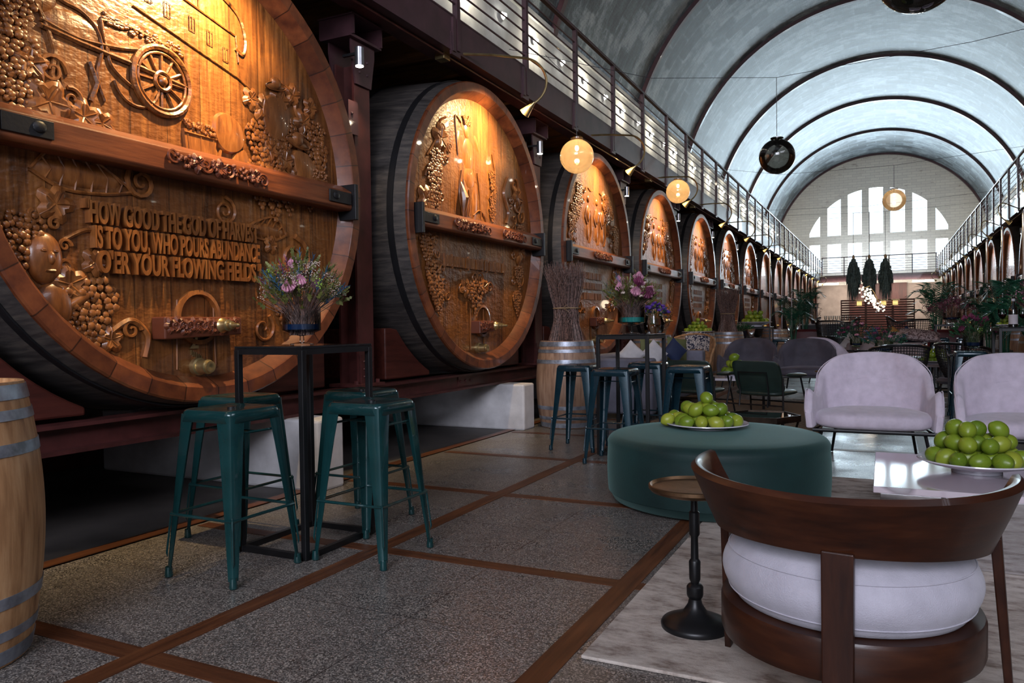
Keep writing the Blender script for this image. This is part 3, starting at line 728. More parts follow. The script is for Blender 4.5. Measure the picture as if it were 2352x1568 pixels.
line(b, bez([(-.60, .50), (-.58, .42), (-.50, .36), (-.40, .32)]), .010)
b.tube([(HPX+.008, cx_-.16+.14*math.cos(a*PI/12), cz_-.04+.14*math.sin(a*PI/12)) for a in range(13, 25)], .009, 5)
line(b, [(-.95, .50), (-.75, .48), (-.60, .47), (-.42, .46), (-.10, .43)], .014); line(b, [(-.60, .47), (-.63, .64), (-.45, .66), (-.12, .62), (-.10, .46)], .009)
for k in range(110):
    q = random.random(); b.ball((HPX+.006, -.62+.50*q, .655-.03*q+random.uniform(-.025, .03)), (.008, .014, .011), 1)
line(b, bez([(-.95, .53), (-.75, .50), (-.55, .52), (-.42, .55)]), .011)
b.build('cart_carving', 'head', t)
b = MB()   # horse
horse = bez([(-1.12, .78), (-1.15, .66), (-1.13, .54), (-1.09, .50), (-1.05, .55), (-1.02, .62), (-.97, .60), (-.90, .46), (-.86, .30), (-.84, .22)], 6)
line(b, horse, .010); line(b, bez([(-1.12, .78), (-1.04, .77), (-.95, .72), (-.85, .66), (-.74, .64), (-.66, .58), (-.63, .48), (-.66, .34), (-.62, .22)], 6), .010)
b.ball((HPX-.005, -.98, .64), (.020, .13, .09), 3, (.3, 0, 0)); b.ball((HPX-.008, -.78, .54), (.024, .17, .09), 3); b.ball((HPX-.004, -1.10, .62), (.018, .045, .10), 3)
line(b, [(-.88, .40), (-.90, .28), (-.86, .20)], .014); line(b, [(-.70, .40), (-.66, .30), (-.70, .20)], .014)
line(b, bez([(-1.0, .68), (-.95, .58), (-.90, .50)]), .007); b.build('horse_carving', 'head', t)
b = MB()   # farm house outlines
line(b, [(-.45, 1.02), (-.40, 1.14), (.10, 1.10)], .006); line(b, [(-.46, .86), (-.45, 1.02), (.28, .86), (.30, .70)], .006); line(b, [(-.10, .94), (-.10, 1.02), (-.05, 1.07), (0, 1.02), (0, .92)], .006)
line(b, [(-.44, .78), (.30, .60), (.52, .50)], .005); line(b, bez([(.10, 1.10), (.30, 1.0), (.36, .86), (.34, .76), (.28, .78)]), .012)
for u, v in ((-.34, .88), (-.22, .84), (-.05, .82), (.08, .78), (.20, .72)):
    line(b, [(u-.02, v-.04), (u-.02, v+.04), (u+.02, v+.035), (u+.02, v-.045), (u-.02, v-.04)], .003); line(b, [(u, v-.04), (u, v+.04)], .0025)
b.build('farmhouse_carving', 'head', t)
b = MB()   # pickers
def hat(u, v, s, tilt=0):
    b.ball((HPX+.022, u, v), (.016, s, s*.30), 2, (tilt, 0, 0)); b.ball((HPX+.026, u, v+s*.22), (.026, s*.5, s*.45), 2)
    b.tube([(HPX+.034, u+s*.98*math.cos(k*PI/12), v+s*.29*math.sin(k*PI/12)+math.tan(tilt)*s*math.cos(k*PI/12)) for k in range(24)], .004, 4, closed=True)
def body(pts, th=.018):
    P = bez(pts+[pts[0]], 6); n_ = len(P); cu_, cv_ = sum(p[0] for p in P)/n_, sum(p[1] for p in P)/n_
    vs = [(HPX-.002, p[0], p[1]) for p in P]+[(HPX+th*.75, lerp(cu_, p[0], .90), lerp(cv_, p[1], .90)) for p in P]+[(HPX+th, lerp(cu_, p[0], .5), lerp(cv_, p[1], .5)) for p in P]+[(HPX+th*1.15, cu_, cv_)]
    fs = [(r_*n_+i, r_*n_+(i+1) % n_, (r_+1)*n_+(i+1) % n_, (r_+1)*n_+i) for r_ in range(2) for i in range(n_)]+[(2*n_+i, 2*n_+(i+1) % n_, 3*n_) for i in range(n_)]
    b.add(vs, fs)
body([(.08, .22), (.10, .32), (.19, .36), (.30, .31), (.33, .20), (.28, .13), (.18, .11), (.11, .15)], .03)      # bent back
body([(.26, .14), (.34, .16), (.38, .05), (.36, -.06), (.24, -.06), (.22, .05)], .022); line(b, bez([(.14, .12), (.12, .02), (.10, -.05)]), .010); line(b, bez([(.10, .24), (.04, .20), (.02, .12)]), .012)
body([(.50, .34), (.48, .46), (.54, .56), (.66, .58), (.74, .50), (.73, .36), (.66, .28), (.56, .27)], .03); hat(.60, .63, .095, .12); line(b, bez([(.55, .52), (.48, .48), (.44, .42)]), .014); line(b, bez([(.62, .54), (.60, .42), (.66, .32)]), .006)
body([(.76, .22), (.80, .26), (.90, .25), (1.0, .17), (1.02, .04), (.92, .0), (.82, .02), (.78, .12)], .03); hat(.80, .30, .115, -.12); line(b, bez([(.82, .18), (.88, .14), (.86, .06)]), .006); line(b, bez([(.80, .16), (.72, .14), (.66, .16)]), .014); line(b, bez([(.88, .22), (.94, .16), (.92, .06)]), .005)
for u, v, s in ((-.02, .12, .12), (1.02, .03, .09)):
    b.prism([(u-s*.8, v-.13), (u+s*.8, v-.13), (u+s, v+.07), (u-s, v+.07)], HPX-.01, HPX+.022, 'X')
    for k in (-.5, 0, .5): b.bar((HPX+.024, u+k*s*1.3, v-.125), (HPX+.024, u+k*s*1.6, v+.05), .004, .004)
    b.tube([(HPX+.024, u-s*.98, v+.05), (HPX+.024, u+s*.98, v+.05)], .006, 5)
    for k in range(40): b.ball((HPX+.014+.012*random.random(), u+random.uniform(-.9, .9)*s, v+.075+random.uniform(-.012, .045)), .015, 1)
b.build('grape_pickers_carving', 'carve', t)
b = MB(); rnd = random.Random(12)
for (u, v, s) in ((.46, .36, .28), (.47, .12, .30), (.60, .08, .32), (.70, .45, .25), (.98, .36, .30), (1.02, .48, .24), (.56, .28, .28), (.74, .07, .26), (.92, -.0+.06, .20)): grape(b, u, v, s)
for (u, v, s) in ((.50, .46, .09), (.66, .55, .09), (.78, .62, .08), (.88, .46, .09), (.96, .58, .07), (.55, .20, .09), (.66, .28, .08), (.84, .32, .07), (.70, .16, .08), (.40, .50, .07), (.80, .06, .07)): leafr(b, u, v, s, rnd.random()*6)
for (u, v, s) in ((1.06, .20, .05), (.90, .40, .06), (.73, .36, .05), (.46, .02+.02, .05), (.95, .05, .05)): curl(b, u, v, s, 1.4, rnd.random()*6, 1, .16)
line(b, bez([(.84, .30), (.86, .42), (.80, .54), (.84, .66)]), .014)
b.build('vine_carving', 'carve', t)
b = MB()
for (u, v, s) in ((-1.08, .62, .26), (-1.10, .44, .30), (-1.05, .24, .26)): grape(b, u, v, s)
for (u, v, s) in ((-1.0, .30, .09), (-.92, .14, .12), (-.74, .11, .09), (-1.05, .80, .07), (-.64, .10, .07)): leafr(b, u, v, s, rnd.random()*6)
curl(b, -.90, .30, .08, 1.5, 0, 1, .14); curl(b, -.80, .18, .06, 1.4, 2, -1, .14)
b.build('vine_carving', 'carve', t)
b = MB()   # wings and volutes
for (u, v, s, f) in ((-.42, -.17, .10, 1), (.16, -.25, .09, -1), (.76, -.50, .16, -1)): curl(b, u, v, s, 1.7, 1.5, f, .12)
def wing(u, v, L, H, f):
    P = bez([(u, v), (u+f*L*.25, v+H), (u+f*L*.6, v+H*.7), (u+f*L, v-H*.2)], 8); Q = bez([(u, v), (u+f*L*.3, v-H*.5), (u+f*L*.7, v-H*.45), (u+f*L, v-H*.2)], 8)
    line(b, P, .009); line(b, Q, .009)
    for k in range(4, len(P)-3, 3): line(b, [Q[k], (lerp(Q[k][0], P[k][0], .5)+f*.04, lerp(Q[k][1], P[k][1], .5)), P[k]], .006)
    b.ball((HPX-.004, u+f*L*.45, v+H*.1), (.018, L*.45, H*.5), 2)
wing(-1.02, -.20, .56, .14, 1); wing(.70, -.34, .42, .10, -1)
b.ball((HPX, -.96, -.62), (.05, .09, .13), 3); b.ball((HPX+.04, -.95, -.62), (.03, .018, .035), 2)
for k in range(2): b.ball((HPX+.045, -.985+k*.06, -.585), (.012, .018, .010), 1)
line(b, [(-.98, -.68), (-.93, -.68)], .007, .045); b.ball((HPX, -.92, -.85), (.045, .10, .12), 3); b.ball((HPX, -.80, -.82), (.035, .12, .035), 2, (.6, 0, 0))
for k in range(7): curl(b, -.96+.10*math.cos(k), -.55+.13*math.sin(k*.9), .035, 1.2, k, 1, .22)
for k in range(14): curl(b, .80+random.uniform(-.13, .13), -.62+random.uniform(-.14, .14), .045, 1.2, random.random()*6, random.choice((-1, 1)), .18)
b.build('wing_carving', 'carve', t)
b = MB()
for (u, v, s) in ((.62, -.55, .22), (.66, -.72, .26), (-1.08, -.42, .26), (-.72, -.72, .32), (-.78, -.86, .24)): grape(b, u, v, s)
for (u, v, s) in ((-.70, -.62, .07), (-.90, -.35, .09), (.55, -.42, .06), (-.62, -1.02, .07), (-.84, -.74, .10)): leafr(b, u, v, s, rnd.random()*6)
line(b, bez([(-.62, -.98), (-.50, -.92), (-.40, -1.0), (-.42, -1.12)]), .018); curl(b, -.50, -.97, .06, 1.4, 0, 1, .16); line(b, bez([(-.86, -.52), (-.74, -.46), (-.64, -.48), (-.56, -.52)]), .012)
curl(b, .46, -.97, .10, 1.3, 1, -1, .10)
b.build('vine_carving', 'carve', t)

# --- vat 2
t = thing('wine_vat', 'second carved vat, with a standing figure and a line of narrow gothic letters', 'wine vat', vat_loc(2, -1), 0, 'carved wine vats'); vat2 = t
cask_frame(t); bar_carving(t, -.62, -.10, 4); bar_carving(t, .36, .72, 6); taps(t, -.20, .10, .10, -.97)
b = MB(); rnd = random.Random(21); vine_edge(b, -1, .12, .75, rnd, 1.2); vine_edge(b, 1, .12, .55, rnd, 1.3); vine_edge(b, 1, -.75, -.15, rnd, 1.0); vine_edge(b, -1, -.75, -.15, rnd, 1.0)
line(b, bez([(-.95, .55), (-.80, .72), (-.72, .90), (-.62, .96)]), .012); curl(b, -.70, .84, .06, 1.4); 
for v in (.62, .50, .38, .26): grape(b, .30, v, .17)
line(b, bez([(.30, .80), (.36, .6), (.32, .4)]), .008)
line(b, bez([(.66, .62), (.56, .44), (.66, .25), (.60, .12)]), .020); b.build('vine_carving', 'carve', t)
b = MB()   # lettering: narrow gothic strokes
u = -.68
while u < .56:
    h = .10+(.035 if rnd.random() < .2 else 0); sl = -.004
    b.box((HPX+.010, u, -.36+sl), (.02, .013, h)); 
    if rnd.random() < .55: b.box((HPX+.010, u+.012, -.36+rnd.choice((-.04, .04))), (.018, .026, .012), (rnd.choice((-.5, .5)), 0, 0))
    u += .026 if rnd.random() < .85 else .05
b.build('inscription', 'carve', t, smooth=0)
b = MB()
leafr(b, -.30, -.60, .09, 1); leafr(b, .08, -.58, .09, 2); grape(b, -.10, -.54, .50, .022); curl(b, -.12, -.50, .06); curl(b, .0, -.50, .06, 1.4, 2, -1); curl(b, -.38, -.60, .06, 1.3, 0, -1); curl(b, .20, -.58, .06)
for k in range(3): leafr(b, -.20+k*.12, -.66+.03*k, .06, k)
b.build('grape_carving', 'carve', t)
b = MB()   # standing figure
b.ball((HPX-.01, -.22, .93), (.026, .065, .085), 3); b.ball((HPX-.02, -.20, .70), (.034, .13, .20), 3); b.ball((HPX-.02, -.18, .48), (.034, .13, .13), 3)
b.ball((HPX-.02, -.26, .25), (.032, .075, .25), 3, (.12, 0, 0)); b.ball((HPX-.02, -.08, .25), (.032, .075, .26), 3, (-.15, 0, 0))
b.ball((HPX-.02, -.38, .80), (.028, .05, .16), 2, (-.25, 0, 0)); b.ball((HPX-.02, -.32, .97), (.026, .04, .12), 2, (.7, 0, 0)); b.ball((HPX-.02, -.02, .84), (.028, .05, .14), 2, (.6, 0, 0))
for k in range(10): curl(b, -.22+random.uniform(-.06, .06), 1.0+random.uniform(-.02, .06), .025, 1.1, k, 1, .25)
line(b, bez([(-.33, .98), (-.44, 1.02), (-.42, .80), (-.40, .66)]), .008); line(b, bez([(-.34, .52), (-.38, .30), (-.30, .08)]), .012); line(b, bez([(-.02, .55), (.02, .35), (.04, .10)]), .009); line(b, bez([(-.20, .36), (-.18, .22), (-.20, .10)]), .007)
line(b, bez([(-.12, .12), (.0, .18), (.10, .14), (.16, .06)]), .008)
b.tube([(HPX+.0, -.36, .42), (HPX+.05, -.36, .25), (HPX+.02, -.34, .06)], [.012, .045, .012], 8); b.tube([(HPX+.0, -.30, .44), (HPX+.04, -.30, .22), (HPX+.02, -.28, .05)], [.01, .025, .012], 8)
b.build('figure_carving', 'carve', t)

# --- vat 3: a plainer carved pattern, reused with its parts further along the row
def generic_vat(seed, label, mat='head'):
    rnd = random.Random(seed); t = thing('wine_vat', label, 'wine vat', (0, 0, 0), 0, 'carved wine vats')
    cask_frame(t, True, mat); bar_carving(t, -.30, .25, seed); taps(t, -.25, .12, .06, -.92)
    b = MB(); vine_edge(b, -1, .15, .9, rnd); vine_edge(b, 1, .15, .9, rnd); vine_edge(b, -1, -.8, -.15, rnd); vine_edge(b, 1, -.8, -.15, rnd)
    vine_edge(b, .7, .2, .8, rnd, .8); b.build('vine_carving', 'carve', t)
    b = MB()
    for r_ in range(3):
        u = -.45
        while u < .25: b.box((HPX+.008, u, -.30-r_*.14), (.016, .012, .09)); u += .03 if rnd.random() < .8 else .055
    b.build('inscription', 'carve', t, smooth=0)
    b = MB()
    for cx in (-.25, .10, .35):
        b.ball((HPX-.02, cx, .55), (.045, .07, .14), 2); b.ball((HPX-.01, cx, .75), (.035, .05, .06), 2); b.ball((HPX-.02, cx-.03, .30), (.04, .05, .15), 2); line(b, bez([(cx-.07, .62), (cx-.12, .5), (cx-.05, .4)]), .01); line(b, bez([(cx+.07, .6), (cx+.10, .3), (cx+.03, .15)]), .008)
    for k in range(3): line(b, bez([(-.7+k*.45, .9), (-.6+k*.45, .85+.1*rnd.random()), (-.45+k*.4, .9)]), .008)
    b.build('figure_carving', 'carve', t)
    return t
v3 = generic_vat(31, 'third carved vat from the viewer, partly behind the amber globe lamp'); v3.location = vat_loc(3, -1)
v4 = generic_vat(47, 'fourth carved vat from the viewer, behind the vase of purple flowers'); v4.location = vat_loc(4, -1)
v5 = dup(v3, vat_loc(5, -1), 0, 'fifth carved vat from the viewer, behind the barrel with a lime plate', 'carved wine vats')
v6 = dup(v4, vat_loc(6, -1), 0, 'sixth carved vat from the viewer, behind the farther twig bundle', 'carved wine vats')
v7 = dup(v3, vat_loc(7, -1), 0, 'seventh and last carved vat, its figure catching window light', 'carved wine vats')
v0 = dup(v4, vat_loc(0, -1), 0, 'carved vat beside the viewer before the harvest vat', 'carved wine vats')
# plain vats with a standing pipe
pv = thing('wine_vat', 'x', 'wine vat'); cask_frame(pv, False, 'head'); 
b = MB(); b.tube([(.10, .05, -1.36), (.10, .05, 1.40)], .032, 10); b.tube([(.10, .05, 1.40), (-.1, .05, 1.44)], .03, 8); b.build('pipe', 'silver', pv)
b = MB(); b.lathe([(.05, HPX), (.05, HPX+.06), (.03, HPX+.10), (0, HPX+.1)], 16, (0, 0, -1.1), 'X'); b.build('tap', 'brass', pv)
first = True
for s in (-1, 1):
    rng = range(8, 15) if s < 0 else range(3, 15)
    for i in rng:
        side = 'left beyond the carved ones' if s < 0 else 'right side of hall'
        lab = 'plain vat with standing pipe, %s in its row, %s' % (ordn[i-(8 if s < 0 else 3)], side)
        if first: pv.location = vat_loc(i, s); pv['label'] = lab; pv['group'] = 'plain wine vats'; first = False
        else: dup(pv, vat_loc(i, s), 0 if s < 0 else PI, lab, 'plain wine vats')
# cradles
b = MB()
def cradle(s):
    pts = [(s*1.32, -1.425), (s*.62, -1.425)]
    for k in range(9):
        y = lerp(.62, 1.32, k/8); pts.append((s*y, min(-math.sqrt(max(0, 1.515**2-y*y)), -.98)))
    return MB().prism(pts if s > 0 else pts[::-1], -1.0, -.30, 'X')
ca, cb = cradle(-1).build('vat_cradle', 'cradle', bevel=.012, smooth=0), cradle(1).build('vat_cradle', 'cradle', bevel=.012, smooth=0)
tag(ca, 'x', 'cradle', 'timber cradles under the vats'); tag(cb, 'x', 'cradle', 'timber cradles under the vats')
used = set()
for s in (-1, 1):
    for i in (range(0, 9) if s < 0 else range(3, 9)):
        for o, nm in ((ca, 'nearer'), (cb, 'farther')):
            if o in used: o2 = o.copy(); C.objects.link(o2)
            else: o2 = o; used.add(o)
            o2.location = vat_loc(i, s); o2.rotation_euler = (0, 0, 0 if s < 0 else PI)
            if s > 0: nm = {'nearer': 'farther', 'farther': 'nearer'}[nm]
            w_ = ('carved' if s < 0 else 'plain right-hand')
            o2['label'] = 'oxblood timber cradle under the %s side of %s' % (nm, {0: 'the vat beside the viewer', 1: 'the harvest vat'}.get(i, 'the %s %s vat' % (ordn[i-1] if s < 0 else ordn[i-3], w_)))

# ================================================================== LAMPS OF THE GALLERY
WARM = (1, .69, .33)
def make_gooseneck():
    t = thing('gooseneck_lamp', 'x', 'lamp'); b = MB()
    b.box((0, 0, 0), (.10, .11, .12)); b.build('bracket', 'brass', t, smooth=0, bevel=.005)
    pts = [(.05, .02, 0), (.30, .38, .06), (.50, .72, .10)]
    for k in range(1, 13):
        a = k/12*2.5; pts.append((.50+.20*math.sin(a)*1.0-.12*(k/12), .72+.16*math.sin(a)+.03*k/12*4*.5, .10-.22*(1-math.cos(a))))
    b = MB(); b.tube(pts, .012, 8); b.build('arm', 'brass', t)
    e = Vector(pts[-1]); d = (Vector((-.45, .05, -.35))).normalized(); b = MB()
    b.m = Matrix.Translation(e) @ d.to_track_quat('Z', 'Y').to_matrix().to_4x4()
    b.lathe([(.012, -.02), (.016, .0), (.055, .13), (.050, .13), (.012, .02)], 20); b.build('lamp_shade', 'brass', t)
    f = MB(); f.m = b.m; f.lathe([(.046, .115), (.046, .118)], 16); f.build('bulb', 'bulbhot', t)
    return t, e, d
gn, ge, gd = make_gooseneck()
firstg = True
for s in (-1, 1):
    for i in range(0, 15):
        if s > 0 and i < 3: continue
        y = YC[i]-.73 if s < 0 else YC[i]+.73
        loc = (HX+s*3.24, y, 3.60)
        lab = 'slim gooseneck spot lamp over the %s vat of the %s' % ((ordn[i-1] if s < 0 else ordn[i-3]) if i else 'unseen nearest', 'left row' if s < 0 else 'right row')
        if firstg: gn.location = loc; gn['label'] = lab; gn['group'] = 'gooseneck lamps'; firstg = False
        else: dup(gn, loc, 0 if s < 0 else PI, lab, 'gooseneck lamps')
        yc = YC[i]; e_ = {0: 260, 1: 520, 2: 400, 3: 300, 4: 240, 5: 210}.get(i, 120)
        if s > 0: e_ = 100
        light('vat_spot', 'SPOT', (HX+s*(3.24-.50), yc+.02, 3.42), e_, WARM, (HX+s*3.34, yc-.05, 2.75), spot_size=math.radians(105), spot_blend=1.0, shadow_soft_size=.03)
def make_canspot():
    t = thing('column_spot', 'x', 'lamp'); MB().lathe([(.035, 0), (.035, .14), (0, .14)], 20).build('housing', 'silver', t)
    MB().lathe([(.030, -.004), (.030, .002)], 16).build('bulb', 'bulbhot', t); MB().box((.09, 0, .10), (.13, .02, .02)).build('bracket', 'iron', t, smooth=0); return t
cs = make_canspot(); f1 = True
for s in (-1, 1):
    for i, y in enumerate(colY):
        if s > 0 and i < 2: continue
        loc = (HX+s*3.27, y-.20, 3.14)
        lab = 'small cylinder downlight on the %s column of the %s row' % (ordn[i], 'carved side' if s < 0 else 'opposite side')
        if f1: cs.location = loc; cs['label'] = lab; cs['group'] = 'column downlights'; f1 = False
        else: dup(cs, loc, PI if s < 0 else 0, lab, 'column downlights')
        if i < 8: light('column_downlight', 'SPOT', (HX+s*3.27, y-.20, 3.12), 22 if s < 0 else 8, (1, .75, .45), (HX+s*3.44, y-.04, 0), spot_size=math.radians(80), spot_blend=.8, shadow_soft_size=.02)
cs.rotation_euler = (0, 0, PI)
# wall lamps above the galleries
wl = thing('wall_lamp', 'x', 'lamp'); MB().ball((0, 0, 0), .045, 2).build('bulb', 'bulbhot', wl); MB().lathe([(.07, -.05), (.07, -.035), (.02, -.03), (.02, 0)], 16, (0, 0, 0), 'X').build('rose', 'white', wl)
f1 = True
for s in (-1, 1):
    y = 5.3; i = 0
    while y < YEND-1:
        if s < 0 or y > 14:
            loc = (HX+s*5.66, y, 6.62)
            lab = 'bright bulb on the upper %s gallery wall, number %d from the near end' % ('left' if s < 0 else 'right', i+1)
            if f1: wl.location = loc; wl['label'] = lab; wl['group'] = 'gallery wall lamps'; f1 = False
            else: dup(wl, loc, 0 if s < 0 else PI, lab, 'gallery wall lamps')
            if i % 2 == 0: light('wall_lamp_light', 'POINT', (HX+s*5.52, y, 6.55), 22, (1, .85, .62), shadow_soft_size=.05)
        y += 1.36; i += 1

# ================================================================== GLOBE PENDANTS
def globe(loc, r, mat, label, top, lit=True, power=8):
    t = thing('globe_pendant', label, 'pendant lamp', loc, 0, 'globe pendants')
    b = MB(); prof = [(r*math.sin(a), r*math.cos(a)) for a in [(.26+(PI-.26)*k/24) for k in range(25)]]; prof[-1] = (0, -r)
    prof = [(r*.27, r*1.06), (r*.36, r*1.07), (r*.36, r*1.02), (r*.27, r*.99)]+prof
    b.lathe(prof[::-1], 40); g = b.build('globe', mat, t)
    b = MB(); b.lathe([(.02, r*1.02), (.022, r*.70), (.018, r*.62), (0, r*.62)][::-1], 14); b.build('socket', 'wire', t)
    b = MB(); b.ball((0, 0, r*.48), (.022, .022, .032), 2); b.build('bulb', 'bulb' if lit else 'glass', t)
    b = MB(); b.tube([(0, 0, r*1.02), (0, 0, top-loc[2])], .0035, 5); b.build('cord', 'wire', t)
    if lit: light('globe_light', 'POINT', (loc[0], loc[1], loc[2]+r*.30), power, (1, .72, .40), shadow_soft_size=.03)
    return t
globe((-3.08, 7.97, 3.01), .19, 'globeamber', 'lit amber globe pendant in front of the second and third vats', 3.80)
globe((-3.0, 12.28, 3.27), .19, 'globeamber', 'smaller looking lit amber globe pendant beside the left railing', 3.95)
globe((-1.05, 8.78, 2.94), .19, 'globesmoke', 'dark smoked glass globe pendant hanging in front of the vault', 3.80, False)
globe((.16, 14.95, 3.24), .19, 'globeclear', 'clear gold tinted globe pendant in front of the end windows', 3.85)
globe((.15, 4.01, 2.74), .19, 'globesmoke', 'dark globe pendant cut off by the top of the picture', 3.9, False)
def wire(pts, label):
    o = MB().tube(pts, .003, 5).build('ceiling_wire', 'wire'); tag(o, label, 'wire')
wire([(HX-3.08, 7.0, 3.95), (-2.2, 7.9, 3.72), (-1.05, 8.78, 3.80), (.8, 8.9, 3.9), (HX+3.08, 9.2, 4.2)], 'thin wire across the hall carrying the smoked globe pendant')
wire([(HX-3.08, 13.0, 3.9), (-1.6, 14.0, 3.70), (.16, 14.95, 3.85), (HX+3.08, 15.5, 4.1)], 'thin wire across the hall carrying the clear globe pendant')
wire([(HX-3.08, 3.6, 4.0), (-1.6, 4.0, 3.86), (.15, 4.01, 3.9), (HX+3.08, 4.3, 4.2)], 'thin wire across the hall carrying the nearest globe pendant')

# ================================================================== BAR STOOLS
def make_stool(mat='teal', foot='iron'):
    t = thing('bar_stool', 'x', 'bar stool'); Zs = .76
    b = MB(); h = .155; r = .035
    def rr(h, r, z, n=5):
        out = []
        for cx, cy, a0 in ((h-r, h-r, 0), (-h+r, h-r, PI/2), (-h+r, -h+r, PI), (h-r, -h+r, 3*PI/2)):
            for k in range(n+1): a = a0+PI/2*k/n; out.append((cx+r*math.cos(a), cy+r*math.sin(a), z))
        return out
    rings = [rr(h+.006, r, Zs-.055), rr(h, r, Zs-.012), rr(h-.006, r, Zs-.003), rr(h-.018, r-.01, Zs), rr(h-.03, r-.015, Zs-.004)]
    n_ = len(rings[0]); vs = [p for q in rings for p in q]+[(0, 0, Zs-.006)]
    fs = [(i*n_+k, i*n_+(k+1) % n_, (i+1)*n_+(k+1) % n_, (i+1)*n_+k) for i in range(len(rings)-1) for k in range(n_)]
    fs += [((len(rings)-1)*n_+k, (len(rings)-1)*n_+(k+1) % n_, len(vs)-1) for k in range(n_)]
    b.add(vs, fs); st = b.build('seat', mat, t, smooth=35, solid=.003)
    MB().lathe([(.018, Zs-.004), (.018, Zs+.001), (0, Zs+.001)], 16).build('hand_hole', 'iron', st)
    for sx, sy in ((-1, -1), (1, -1), (1, 1), (-1, 1)):
        b = MB(); vs = []; L = 6
        for k in range(L):
            q = k/(L-1); z = Zs-.02-q*(Zs-.05); c = .158+.052*q; w_ = lerp(.085, .030, q**.8); tk = .0035
            prof = [(c-w_, c), (c-.02, c), (c-.006, c-.006), (c, c-.02), (c, c-w_), (c-tk, c-w_), (c-tk, c-.02), (c-.009, c-.009), (c-.02, c-tk), (c-w_, c-tk)]
            vs += [(sx*x, sy*y, z) for x, y in prof]
        n_ = 10; fs = [(i*n_+k, i*n_+(k+1) % n_, (i+1)*n_+(k+1) % n_, (i+1)*n_+k) for i in range(L-1) for k in range(n_)]+[tuple(range(n_)), tuple((L-1)*n_+k for k in range(n_))]
        b.add(vs, fs)
        # pressed rib along the lower corner
        p0 = Vector((sx*.1875, sy*.1875, .30)); p1 = Vector((sx*.2025, sy*.2025, .09)); b.tube([p0, p0+Vector((sx*.002, sy*.002, -.02)), p1+Vector((sx*.002, sy*.002, .02)), p1], [.001, .0052, .0052, .001], 6)
        lg = b.build('leg', mat, t, smooth=35)
        MB().lathe([(.017, 0), (.019, .004), (.015, .045), (0, .045)], 14, (sx*.200, sy*.200, 0)).build('foot_cap', mat, lg)
    for a, c_ in (((-1, -1), (1, -1)), ((1, -1), (1, 1)), ((1, 1), (-1, 1)), ((-1, 1), (-1, -1))):
        z = .285; q = .190
        MB().tube([(a[0]*q, a[1]*q, z), (c_[0]*q, c_[1]*q, z)], .0075, 8).build('footrest', mat, t)
    b = MB()
    for s in (-1, 1): b.tube([(s*.15, -.15, .655), (s*.15, .15, .655)], .006, 6)
    b.tube([(-.15, .0, .655), (.15, 0, .655)], .005, 6); b.build('brace', mat, t); return t
stool = make_stool(); f1 = True
ST = [(-2.73, 2.58, 'teal metal bar stool nearest the viewer, at the front of the small bar table'), (-2.28, 3.05, 'teal metal bar stool on the aisle side of the nearest bar table'),
      (-3.19, 3.08, 'teal metal bar stool on the vat side of the nearest bar table'), (-2.75, 3.585, 'teal metal bar stool tucked behind the nearest bar table')]
for x, y, lab in ST:
    if f1: stool.location = (x, y, .004); stool['label'] = lab; stool['group'] = 'teal bar stools at the nearest table'; f1 = False
    else: dup(stool, (x, y, .004), 0, lab, 'teal bar stools at the nearest table')
stool2 = make_stool('tealdark'); f1 = True
ST2 = [(-2.50, 6.45, 'blue-green metal stool beside the oak barrel with the twig bundle', 0), (-1.98, 5.93, 'blue-green metal stool at the front of the second bar table', 0),
       (-2.00, 6.97, 'dark metal stool seen between the legs of the second bar table', 0), (-1.50, 6.45, 'blue-green metal stool between the second bar table and the green ottoman', 0),
       (.87, 10.0, 'dark blue metal stool behind and between the two lilac armchairs', 0),
       (1.0, 17.50, 'blue metal stool at the right-hand vase table, nearer the aisle', 0), (1.45, 17.50, 'blue metal stool at the right-hand vase table, nearer the vats', 0),
       (-2.0, 17.2, 'blue metal stool under the far lime-plate table on the left', 0), (-2.62, 17.85, 'dark metal stool behind the far lime-plate table', 0)]
for x, y, lab, rz in ST2:
    if f1: stool2.location = (x, y, .004); stool2['label'] = lab; stool2['group'] = 'blue-green bar stools further off'; f1 = False
    else: dup(stool2, (x, y, .004), rz, lab, 'blue-green bar stools further off')
# ------------------------------------------------------------------ bar tables
def bar_table(loc, sx, sy, label, h=1.035):
    t = thing('bar_table', label, 'bar table', loc, 0, 'black frame bar tables'); w_ = .026
    MB().box((0, 0, h-.006), (sx, sy, .012)).build('table_top', 'blacktop', t, smooth=0, bevel=.002)
    b = MB()
    for z in (h-.027, w_/2):
        for s in (-1, 1): b.box((0, s*(sy/2-w_/2), z), (sx, w_, w_+.003)); b.box((s*(sx/2-w_/2), 0, z), (w_, sy-2*w_, w_+.003))
    b.build('frame', 'black', t, smooth=0)
    for a in (-1, 1):
        for c in (-1, 1): MB().box((a*(sx/2-w_/2), c*(sy/2-w_/2), h/2-.01), (w_+.004, w_+.004, h-.02)).build('leg', 'black', t, smooth=0, bevel=.003)
    return t
bar_table((-2.725, 3.085, .004), .44, .55, 'tall black steel table nearest the viewer, holding a vase of proteas')
bar_table((-2.0, 6.45, .004), .46, .56, 'second tall black table, holding a flower vase before the vats')
bar_table((-2.55, 17.3, .004), .70, .55, 'far tall black table on the left holding a plate of limes')
bar_table((1.445, 9.60, .004), .75, .60, 'tall black table at the right edge holding the wine bottle')
bar_table((1.25, 18.1, .004), .62, .55, 'far right tall black table holding a dark dried bouquet')

